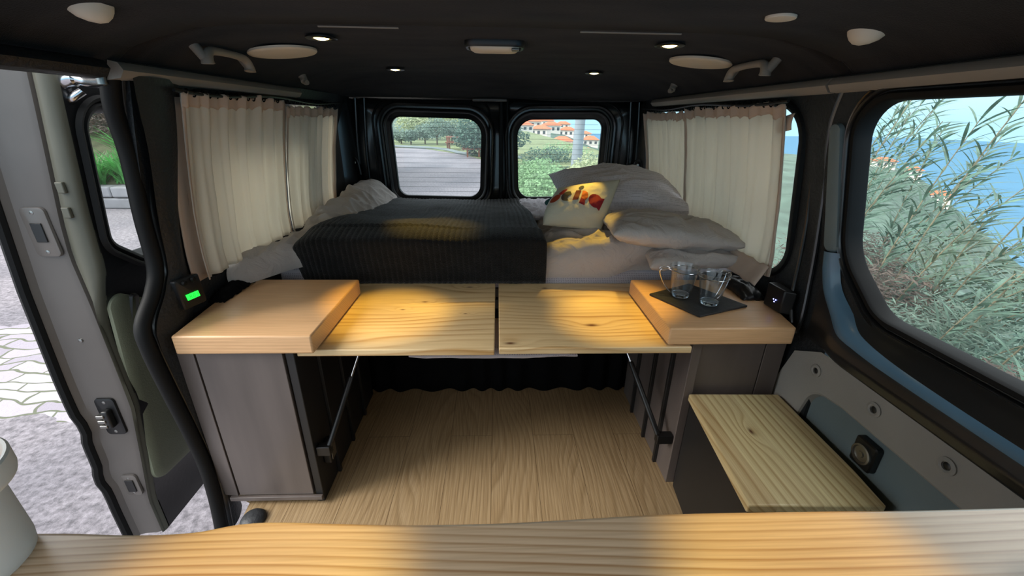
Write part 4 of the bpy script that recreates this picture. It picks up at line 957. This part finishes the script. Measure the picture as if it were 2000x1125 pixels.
# ------------------------------------------------------------------ OUTSIDE
random.seed(4)
GZ = -.5
m, t, b = newmat('asphalt_with_cobbles'); b.inputs['Roughness'].default_value = .8
o = N(t, 'ShaderNodeTexCoord'); s = N(t, 'ShaderNodeSeparateXYZ'); t.links.new(o.outputs['Object'], s.inputs[0])
n1 = N(t, 'ShaderNodeTexNoise'); n1.inputs['Scale'].default_value = 26; n1.inputs['Detail'].default_value = 8; n1.inputs['Roughness'].default_value = .7; t.links.new(o.outputs['Object'], n1.inputs['Vector'])
r1 = N(t, 'ShaderNodeValToRGB'); t.links.new(n1.outputs['Fac'], r1.inputs[0]); r1.color_ramp.elements[0].position = .35; r1.color_ramp.elements[0].color = H('#5a565b'); r1.color_ramp.elements[1].position = .66; r1.color_ramp.elements[1].color = H('#a09aa0')
n0 = N(t, 'ShaderNodeTexNoise'); n0.inputs['Scale'].default_value = .9; n0.inputs['Detail'].default_value = 4; t.links.new(o.outputs['Object'], n0.inputs['Vector'])
ma = N(t, 'ShaderNodeMixRGB'); ma.blend_type = 'MULTIPLY'; ma.inputs[0].default_value = .8; t.links.new(r1.outputs[0], ma.inputs[1])
r0 = N(t, 'ShaderNodeValToRGB'); t.links.new(n0.outputs['Fac'], r0.inputs[0]); r0.color_ramp.elements[0].position = .35; r0.color_ramp.elements[0].color = (.6, .62, .66, 1); r0.color_ramp.elements[1].position = .65; r0.color_ramp.elements[1].color = (1, 1, 1, 1); t.links.new(r0.outputs[0], ma.inputs[2])
nd = N(t, 'ShaderNodeTexNoise'); nd.inputs['Scale'].default_value = 3; t.links.new(o.outputs['Object'], nd.inputs['Vector'])
va = N(t, 'ShaderNodeVectorMath'); va.operation = 'MULTIPLY_ADD'; t.links.new(nd.outputs['Color'], va.inputs[0]); va.inputs[1].default_value = (.22, .2, 0); t.links.new(o.outputs['Object'], va.inputs[2])
br = N(t, 'ShaderNodeTexBrick'); t.links.new(va.outputs[0], br.inputs['Vector'])
for k, v in (('Scale', 1), ('Brick Width', .27), ('Row Height', .105), ('Mortar Size', .010), ('Mortar Smooth', .4)): br.inputs[k].default_value = v
br.inputs['Color1'].default_value = H('#aca6b0'); br.inputs['Color2'].default_value = H('#8a848f'); br.inputs['Mortar'].default_value = H('#5d6250')
lt = math_(t, 'MULTIPLY', math_(t, 'GREATER_THAN', math_(t, 'ADD', s.outputs[1], math_(t, 'MULTIPLY', nd.outputs['Fac'], .5)), 2.15), math_(t, 'LESS_THAN', math_(t, 'ADD', s.outputs[1], math_(t, 'MULTIPLY', nd.outputs['Fac'], .5)), 3.35))
lt = math_(t, 'MULTIPLY', lt, math_(t, 'LESS_THAN', s.outputs[0], -1.5))
mb_ = N(t, 'ShaderNodeMixRGB'); t.links.new(lt, mb_.inputs[0]); t.links.new(ma.outputs[0], mb_.inputs[1]); t.links.new(br.outputs['Color'], mb_.inputs[2]); t.links.new(mb_.outputs[0], b.inputs['Base Color'])
bp = N(t, 'ShaderNodeBump'); bp.inputs['Strength'].default_value = .6; bp.inputs['Distance'].default_value = .02; t.links.new(n1.outputs['Fac'], bp.inputs['Height']); t.links.new(bp.outputs[0], b.inputs['Normal'])
M['road'] = m
rd = tag(MB().prism([(-40, -8), (1.6, -8), (1.3, 4), (.7, 9), (.4, 15), (-1.4, 20), (-4, 24), (-10, 26.5), (-40, 27)], GZ-.2, GZ).build('road', M['road'], smooth=False), 'grey asphalt road with a patch of cobbles', kind='structure')
M['grass'] = mat('verge_grass', '#6f7a52', .9, var=.3, vscale=3, bump=.6, bscale=20)
M['hillg'] = mat('hazy_green_hillside', '#54695d', 1, var=.35, vscale=.18, bump=.5, bscale=.2)
M['sea'] = mat('pale_blue_sea', '#587f99', 1, var=.03, vscale=.01, spec=0)
tag(MB().prism([(-40, 26.9), (-10, 26.5), (-4, 24), (-1.4, 20), (.4, 15), (6, 16), (4, 60), (-60, 60)], GZ-.25, GZ+.02).build('ground', M['grass'], smooth=False), 'grass verge beyond the road', kind='structure')
kb_ = MB().tube(smoothpath([(-12, 26.7, GZ+.05), (-4, 24.0, GZ+.05), (-1.4, 20, GZ+.05), (1.0, 18.3, GZ+.05)], 8), .09, 6); tag(kb_.build('kerb', M['recess']), 'low stone kerb along the far road edge', kind='structure')
# hillside heightfield in polar form round the site
SK = [(-75, 5), (-40, 3), (-20, 1.2), (-13.5, 1.2), (-7.9, 1.9), (-1.7, 2.0), (2.5, .3), (4.5, -.2), (8.4, -1.0), (12.5, -2.4), (20, -2.8), (36.7, -3.3), (43.7, -3.9), (45.9, -4.9), (48.6, -7.0), (54.3, -11.4), (62, -16), (90, -22)]
def sky_el(az):
    for (a, p), (b_, q) in zip(SK[:-1], SK[1:]):
        if az <= b_: return lerp(p, q, (az-a)/(b_-a))
    return SK[-1][1]
def hill(u, v):
    az = lerp(-75, 90, u); r = lerp(28, 190, v**1.2); zt = math.tan(R(sky_el(az)))*190+1.09
    base = -10 if az > 0 else lerp(-10, -.8, ss(0, -8, az))
    k = ss(0, 1, v)**.8; z = lerp(base, zt, k)+ (1.5*fbm(r*.05, az*.12, 2))*math.sin(math.pi*min(1, v*1.0))
    return Vector((r*math.sin(R(az)), r*math.cos(R(az)), z))
tag(MB().grid(hill, 140, 40).build('hill', M['hillg'], angle=180), 'green hillside rising behind the road and falling to the sea', kind='structure')
tag(MB().grid(lambda u, v: Vector((lerp(-400, 2500, u), lerp(-600, 2600, v), -75)), 4, 4).build('sea', M['sea']), 'pale blue sea', kind='structure')
# bank falling away on the right of the van
bk = MB().grid(lambda u, v: Vector((lerp(1.25, 9, u), lerp(-3, 9, v), lerp(GZ-.05, -5.5, u**.8)+.15*fbm(u*6, v*8, 3))), 40, 40)
M['bank'] = mat('dry_green_bank', '#545941', 1, var=.35, vscale=4, bump=.6, bscale=20)
tag(bk.build('embankment', M['bank'], angle=180), 'overgrown bank falling away to the right of the van', kind='structure')
# houses
M['wallw'] = mat('white_render', '#e6ddd2', .9, var=.05); M['tile'] = mat('orange_roof_tiles', '#d0714f', .9, var=.15, vscale=3)
M['winp'] = mat('dark_window_glass', '#4a5258', .3)
def house(x, y, z, w_, d_, h_, rot, label='white house with orange tiled roof on the far hillside'):
    t_ = thing('house', (x, y, z), label, 'house', 'red roofed houses on the hillside'); Mx = Matrix.Translation((x, y, z)) @ Matrix.Rotation(rot, 4, 'Z')
    MB().box(-w_/2, w_/2, -d_/2, d_/2, -1.5, h_, Mx).build('walls', M['wallw'], t_, smooth=False)
    e = .4; r = MB(); vs = [(-w_/2-e, -d_/2-e, h_), (w_/2+e, -d_/2-e, h_), (w_/2+e, d_/2+e, h_), (-w_/2-e, d_/2+e, h_), (-w_/5, 0, h_+d_*.26), (w_/5, 0, h_+d_*.26)]
    r.add([Mx @ Vector(v) for v in vs], [(0, 1, 5, 4), (1, 2, 5), (2, 3, 4, 5), (3, 0, 4), (0, 3, 2, 1)]); r.build('roof', M['tile'], t_, smooth=False)
    for i in range(3):
        xx = lerp(-w_/2, w_/2, (i+.5)/3); MB().box(xx-.35, xx+.35, -d_/2-.04, -d_/2-.001, h_*.4, h_*.78, Mx).build('window', M['winp'], t_, smooth=False)
def onhill(az, v): p = hill((az+75)/165, v); return p
HS = [(5.6, .60), (8.4, .55), (11.2, .53), (3.2, .56), (13.6, .56), (6.9, .68), (4.4, .73), (-12.5, .80), (-9.5, .86), (-7, .78), (-5.2, .84), (-3.2, .88), (3.2, .84), (6.2, .82), (9.0, .74), (12.0, .70), (11.0, .88), (8.4, .93), (40.5, .85), (42.6, .93), (45, .93), (47.5, .90)]
for i, (az, v) in enumerate(HS):
    p = onhill(az, v); house(p.x, p.y, p.z-.2, random.uniform(4, 5.5), random.uniform(3.6, 4.4), random.uniform(1.6, 2.4), R(-az+random.uniform(-25, 25)))
# vegetation
def leafmat(name, col, var=.35, tr=.25):
    m, t, b = newmat(name); out = t.nodes['Material Output']; b.inputs['Roughness'].default_value = .55
    o = N(t, 'ShaderNodeTexCoord'); nz = N(t, 'ShaderNodeTexNoise'); nz.inputs['Scale'].default_value = 9; nz.inputs['Detail'].default_value = 3; t.links.new(o.outputs['Object'], nz.inputs['Vector'])
    c = H(col); r = N(t, 'ShaderNodeValToRGB'); r.color_ramp.elements[0].position = .35; r.color_ramp.elements[1].position = .65
    r.color_ramp.elements[0].color = tuple(x*(1-var) for x in c[:3])+(1,); r.color_ramp.elements[1].color = tuple(min(1, x*(1+var)) for x in c[:3])+(1,)
    t.links.new(nz.outputs['Fac'], r.inputs[0]); t.links.new(r.outputs[0], b.inputs['Base Color'])
    tl = N(t, 'ShaderNodeBsdfTranslucent'); t.links.new(r.outputs[0], tl.inputs[0]); mx = N(t, 'ShaderNodeMixShader'); mx.inputs[0].default_value = tr
    t.links.new(b.outputs[0], mx.inputs[1]); t.links.new(tl.outputs[0], mx.inputs[2]); t.links.new(mx.outputs[0], out.inputs[0]); return m
M['leafd'] = leafmat('dark_tree_leaves', '#4f6d5e'); M['leafg'] = leafmat('hedge_leaves', '#7fa274'); M['leafy'] = leafmat('pale_shrub_leaves', '#a3ad84'); M['leafs'] = leafmat('grey_green_leaves', '#6f8577')
M['reed'] = leafmat('reed_leaves', '#63806f', .4); M['reeds'] = mat('reed_stems', '#857d66', .7); M['dry'] = leafmat('dry_twigs', '#63574f', .35); M['agap'] = leafmat('strap_leaves', '#4f9a4c', .3)
M['bark'] = mat('bark', '#6d5f52', .9); M['stone'] = mat('grey_stone', '#85858a', .9, var=.3, vscale=2.5, bump=.8, bscale=6); M['pole'] = mat('concrete_pole', '#8f979c', .9, var=.1)
M['timber'] = mat('weathered_timber', '#8a5a48', .8)
def cloud(mb, c, rad, n, sz, rnd, flat=.5):
    for _ in range(n):
        d = Vector((rnd.gauss(0, 1), rnd.gauss(0, 1), rnd.gauss(0, 1))).normalized()*(rnd.random()**.4)
        nn = 1+.3*noise.noise(Vector((d.x*2+c[0], d.y*2+c[1], d.z*2)))
        p = Vector((c[0]+d.x*rad[0]*nn, c[1]+d.y*rad[1]*nn, c[2]+d.z*rad[2]*nn)); a = Vector((rnd.gauss(0, 1), rnd.gauss(0, 1), rnd.gauss(0, .6))).normalized(); b_ = a.orthogonal().normalized()
        l = sz*rnd.uniform(.6, 1.4); w_ = l*flat*.5
        mb.add([p-b_*w_*.2, p+a*l*.5+b_*w_, p+a*l, p+a*l*.5-b_*w_], [(0, 1, 2, 3)])
def tree(name, x, y, z0, zc, rad, n, sz, m, label, cat='tree', group=None, seed=0, trunk=.06, branches=5, flat=.5):
    rnd = random.Random(seed); t_ = thing(name, (x, y, z0), label, cat, group)
    mb = MB(); cloud(mb, (x, y, zc), rad, n, sz, rnd, flat); mb.build('foliage', m, t_, smooth=False)
    if trunk:
        tb = MB().tube([(x, y, z0-.1), (x+.02, y, lerp(z0, zc, .5)), (x, y, zc)], [trunk, trunk*.8, trunk*.5], 8)
        for k in range(branches):
            a = 6.28*k/branches+rnd.random(); tb.tube([(x, y, lerp(z0, zc, .45)), (x+math.cos(a)*rad[0]*.6, y+math.sin(a)*rad[1]*.6, zc+rad[2]*rnd.uniform(-.2, .5))], [trunk*.5, trunk*.15], 6)
        tb.build('trunk', M['bark'], t_)
    return t_
tree('round_tree', -.35, 19.5, GZ, .42, (1.55, 1.3, .92), 6500, .14, M['leafd'], 'dark round tree seen across the gap between the rear doors', seed=1, trunk=.09)
i = 0
for x, y, r_, h_ in ((-5.3, 27, .5, .55), (-4.6, 28, .7, .75), (-3.7, 27, .8, 1.0), (-2.9, 28, .7, .9), (-6.1, 28, .5, .45), (-2.3, 27.5, .45, .5)):
    tree('olive_tree', x, y, GZ, GZ+h_*1.0, (r_, r_, h_*.62), 1300, .12, M['leafs'], 'small grey green tree in the row beyond the road', group='small trees beyond the road', seed=10+i, trunk=.05); i += 1
for x, y, r_, h_ in ((-5.8, 33, 1.2, 1.2), (-3.9, 34, 1.5, 1.4), (-1.6, 33, 1.3, 1.0)):
    tree('bushy_tree', x, y, GZ, GZ+h_, (r_*1.4, r_, h_*.6), 1800, .18, M['leafy'], 'pale green bushy tree behind the small trees', group='pale trees behind the row', seed=30+i, trunk=.05); i += 1
# hedge shrubs behind the right rear window
for k, (x, y, zc, rx, rz, mm_) in enumerate(((.55, 4.9, -.02, .36, .60, 'leafg'), (1.15, 5.5, .02, .46, .60, 'leafy'), (1.75, 5.6, -.02, .5, .55, 'leafg'), (.95, 4.4, -.45, .35, .45, 'leafs'), (1.7, 7.6, -.05, .6, .55, 'leafy'), (.75, 8.0, -.15, .45, .55, 'leafg'), (2.6, 6.8, -.4, .6, .5, 'leafs'))):
    lab = ['green leafy shrub at the left end of the hedge', 'pale shrub at the middle of the hedge', 'green shrub at the foot of the pole', 'low grey green shrub in front of the hedge', 'pale shrub at the back of the hedge', 'green shrub behind the left end of the hedge', 'grey green shrub right of the pole'][k]
    tree('hedge_shrub', x, y, GZ, zc, (rx, .5, rz), 8000, .045, M[mm_], lab, 'shrub', 'hedge shrubs behind the van', seed=50+k, trunk=.02, branches=4)
pp_ = thing('utility_pole', (2.05, 8.6, GZ), 'grey utility pole rising behind the hedge', 'pole'); MB().tube([(1.55, 8.6, GZ-.3), (1.60, 8.6, 1.0), (1.68, 8.6, 4)], [.115, .10, .08], 16).build('shaft', M['pole'], pp_)
for k, (x, y, zc, rx, rz, mm_) in enumerate(((1.2, 13, -.55, 1.0, .5, 'leafg'), (2.6, 12, -.7, 1.1, .55, 'leafs'), (3.6, 14, -.8, 1.2, .6, 'leafg'), (2.0, 17, -.6, 1.3, .7, 'leafd'), (4.4, 18, -.9, 1.6, .7, 'leafs'), (3.2, 22, -.9, 1.8, .9, 'leafg'), (6.5, 24, -1.2, 2, 1.0, 'leafd'), (5.2, 11, -1.0, 1.2, .6, 'leafs'))):
    tree('field_shrub', x, y, -1.3, zc, (rx, .8, rz), 3500, .10, M[mm_], 'round shrub on the slope between hedge and houses', 'shrub', 'shrubs on the slope below the houses', seed=400+k, trunk=.03, branches=4)
# picnic table
pt = thing('picnic_table', (-2.2, 23.3, GZ), 'small timber picnic table beyond the road', 'table')
MB().box(-2.7, -1.7, 23.1, 23.6, GZ+.62, GZ+.68).build('tabletop', M['timber'], pt)
for yy in (22.8, 23.8): MB().box(-2.7, -1.7, yy-.1, yy+.1, GZ+.38, GZ+.42).build('bench', M['timber'], pt)
for xx in (-2.6, -1.8):
    MB().box(xx-.04, xx+.04, 22.85, 22.93, GZ, GZ+.62).box(xx-.04, xx+.04, 23.75, 23.83, GZ, GZ+.62).box(xx-.04, xx+.04, 22.7, 23.9, GZ+.3, GZ+.38).build('leg', M['timber'], pt)
fe = thing('timber_fence', (-.6, 18.9, GZ), 'low timber fence under the dark round tree', 'fence')
for xx in (-1.3, -.8, -.3, .2): MB().box(xx-.035, xx+.035, 18.87, 18.93, GZ, GZ+.42).build('post', M['timber'], fe)
MB().box(-1.5, .4, 18.85, 18.87, GZ+.32, GZ+.38).build('rail', M['timber'], fe)
# stone wall and planting across the road on the left
sw_ = MB(); rnd = random.Random(9)
for row in range(2):
    x = -9.5
    while x < -3:
        w_ = rnd.uniform(.28, .6); yb = 7.6+(x+6)*-.02
        sw_.box(x, x+w_-.02, yb, yb+.3, GZ+row*.2, GZ+row*.2+.185); x += w_
tag(sw_.build('stone_wall', M['stone'], bevel=.03, smooth=False), 'low grey stone wall across the road on the left', 'wall')
tag(MB().grid(lambda u, v: Vector((lerp(-16, -2.6, u), lerp(7.95, 14, v), GZ+.35+v*3.6+.2*fbm(u*8, v*6, 2))), 30, 20).build('bank_slope', M['bank'], angle=180), 'steep planted slope behind the stone wall', 'slope')
def tuft(x, y, z, n, L, m, label, cat, name, group, seed, w_=.022, up=.9, spread=.6):
    rnd = random.Random(seed); mb = MB()
    for _ in range(n):
        a = rnd.uniform(0, 6.283); l = L*rnd.uniform(.6, 1.1); sp = rnd.uniform(.2, 1)*spread; p0 = Vector((x+rnd.gauss(0, .07), y+rnd.gauss(0, .07), z)); d = Vector((math.cos(a), math.sin(a), 0)); s1 = Vector((-d.y, d.x, 0)); vs = []; K = 6
        for k in range(K+1):
            f = k/K; p = p0+d*l*sp*f*(1+.6*f)+Vector((0, 0, l*up*(f-.75*sp*f*f))); ww = w_*(1-f**2.5)*.5+.001; vs += [p-s1*ww, p+s1*ww]
        mb.add(vs, [(2*k, 2*k+1, 2*k+3, 2*k+2) for k in range(K)])
    return tag(mb.build(name, m, smooth=False), label, cat, group)
for k, (x, y, z) in enumerate(((-7.3, 8.0, -.2), (-6.75, 8.05, -.1), (-6.35, 8.2, .0), (-6.9, 8.5, .25), (-5.6, 8.3, -.05), (-7.7, 7.9, -.2), (-8.5, 7.8, -.2), (-5.0, 8.2, -.1))):
    tuft(x, y, z, 170, .85, M['agap'], 'bright green clump of strap leaves above the stone wall', 'plant', 'strap_leaf_plant', 'strap leaf clumps on the bank', 70+k, .035)
for k, (x, y, z) in enumerate(((-7.6, 9.3, 1.2), (-6.6, 9.6, 1.5), (-5.7, 9.4, 1.1), (-7.0, 10.6, 2.1), (-5.9, 10.6, 2.1), (-8.6, 9.8, 1.3), (-4.9, 9.6, 1.0), (-8.0, 11.3, 2.7), (-9.3, 9.0, .9), (-10.2, 8.6, .6))):
    tree('bank_shrub', x, y, z-.9, z, (.85, .5, .68), 6000, .10, M['leafs' if k % 2 else 'dry'], 'tangled shrub on the steep bank across the road', 'shrub', 'shrubs on the bank', 90+k, .02, 4, .16)
# reeds and dry shrubs beyond the right window
def reed(x, y, z0, L, lean, seed, nl=46):
    rnd = random.Random(seed); t_ = thing('giant_reed', (x, y, z0), 'tall grey green reed leaning outside the large window', 'reed', 'reeds outside the large window')
    pts = [Vector((x+lean[0]*f*f*L, y+lean[1]*f*f*L, z0+L*f*(1-.12*f))) for f in [k/12 for k in range(13)]]
    MB().tube(pts, [.009*(1-.75*k/12) for k in range(13)], 6).build('stem', M['reeds'], t_)
    mb = MB()
    for k in range(nl):
        f = .18+.82*k/nl; i = min(int(f*12), 11); p0 = pts[i].lerp(pts[i+1], f*12-i); ax = (pts[i+1]-pts[i]).normalized()
        a = k*2.4+rnd.random()*1.2; side = Vector((math.cos(a), math.sin(a), 0)); l = rnd.uniform(.18, .46)*(1-.35*f); d = (ax*rnd.uniform(.55, 1.1)+side).normalized(); wv = d.cross(ax).normalized(); vs = []; K = 5
        for q_ in range(K+1):
            g = q_/K; p = p0+d*l*g+Vector((0, 0, -.28*l*g*g)); ww = .0075*math.sin(math.pi*min(1, .12+g*.88))+.0004; vs += [p-wv*ww, p+wv*ww]
        mb.add(vs, [(2*q_, 2*q_+1, 2*q_+3, 2*q_+2) for q_ in range(K)])
    mb.build('leaves', M['reed'], t_, smooth=False)
rnd = random.Random(77)
for k in range(24):    # dense stand at the rear end of the window
    x = rnd.uniform(2.2, 3.6); y = x*rnd.uniform(1.0, 1.34); reed(x, y, -1.6, rnd.uniform(2.6, 3.5), (rnd.uniform(.02, .14), rnd.uniform(-.22, .0)), 200+k, 120)
for k in range(34):    # lower stand across the middle
    x = rnd.uniform(2.0, 3.4); y = x*rnd.uniform(.66, 1.05); reed(x, y, -1.7, rnd.uniform(2.1, 2.75), (rnd.uniform(-.05, .2), rnd.uniform(-.35, -.05)), 230+k, 105)
for k, (x, y, L) in enumerate(((2.4, 2.0, 3.0), (2.6, 2.3, 3.1), (2.3, 1.75, 2.75), (2.1, 1.45, 2.6))): reed(x, y, -1.6, L, (.02, -.16), 270+k, 26)
for k, (x, y, z) in enumerate(((2.0, 1.95, -.25), (2.2, 2.3, -.1), (1.9, 1.55, -.30), (2.3, 1.9, -.2), (1.9, 1.25, -.2), (2.6, 2.6, -.2), (2.1, 1.0, -.25), (2.7, 3.0, -.1), (2.5, 2.1, -.7))):
    tree('dry_shrub', x, y, z-1.1, z, (.45, .42, .46), 12000, .045, M['dry' if k % 3 else 'leafs'], 'dry brown twiggy shrub low outside the large window', 'shrub', 'dry shrubs outside the large window', 300+k, .012, 8, .14)
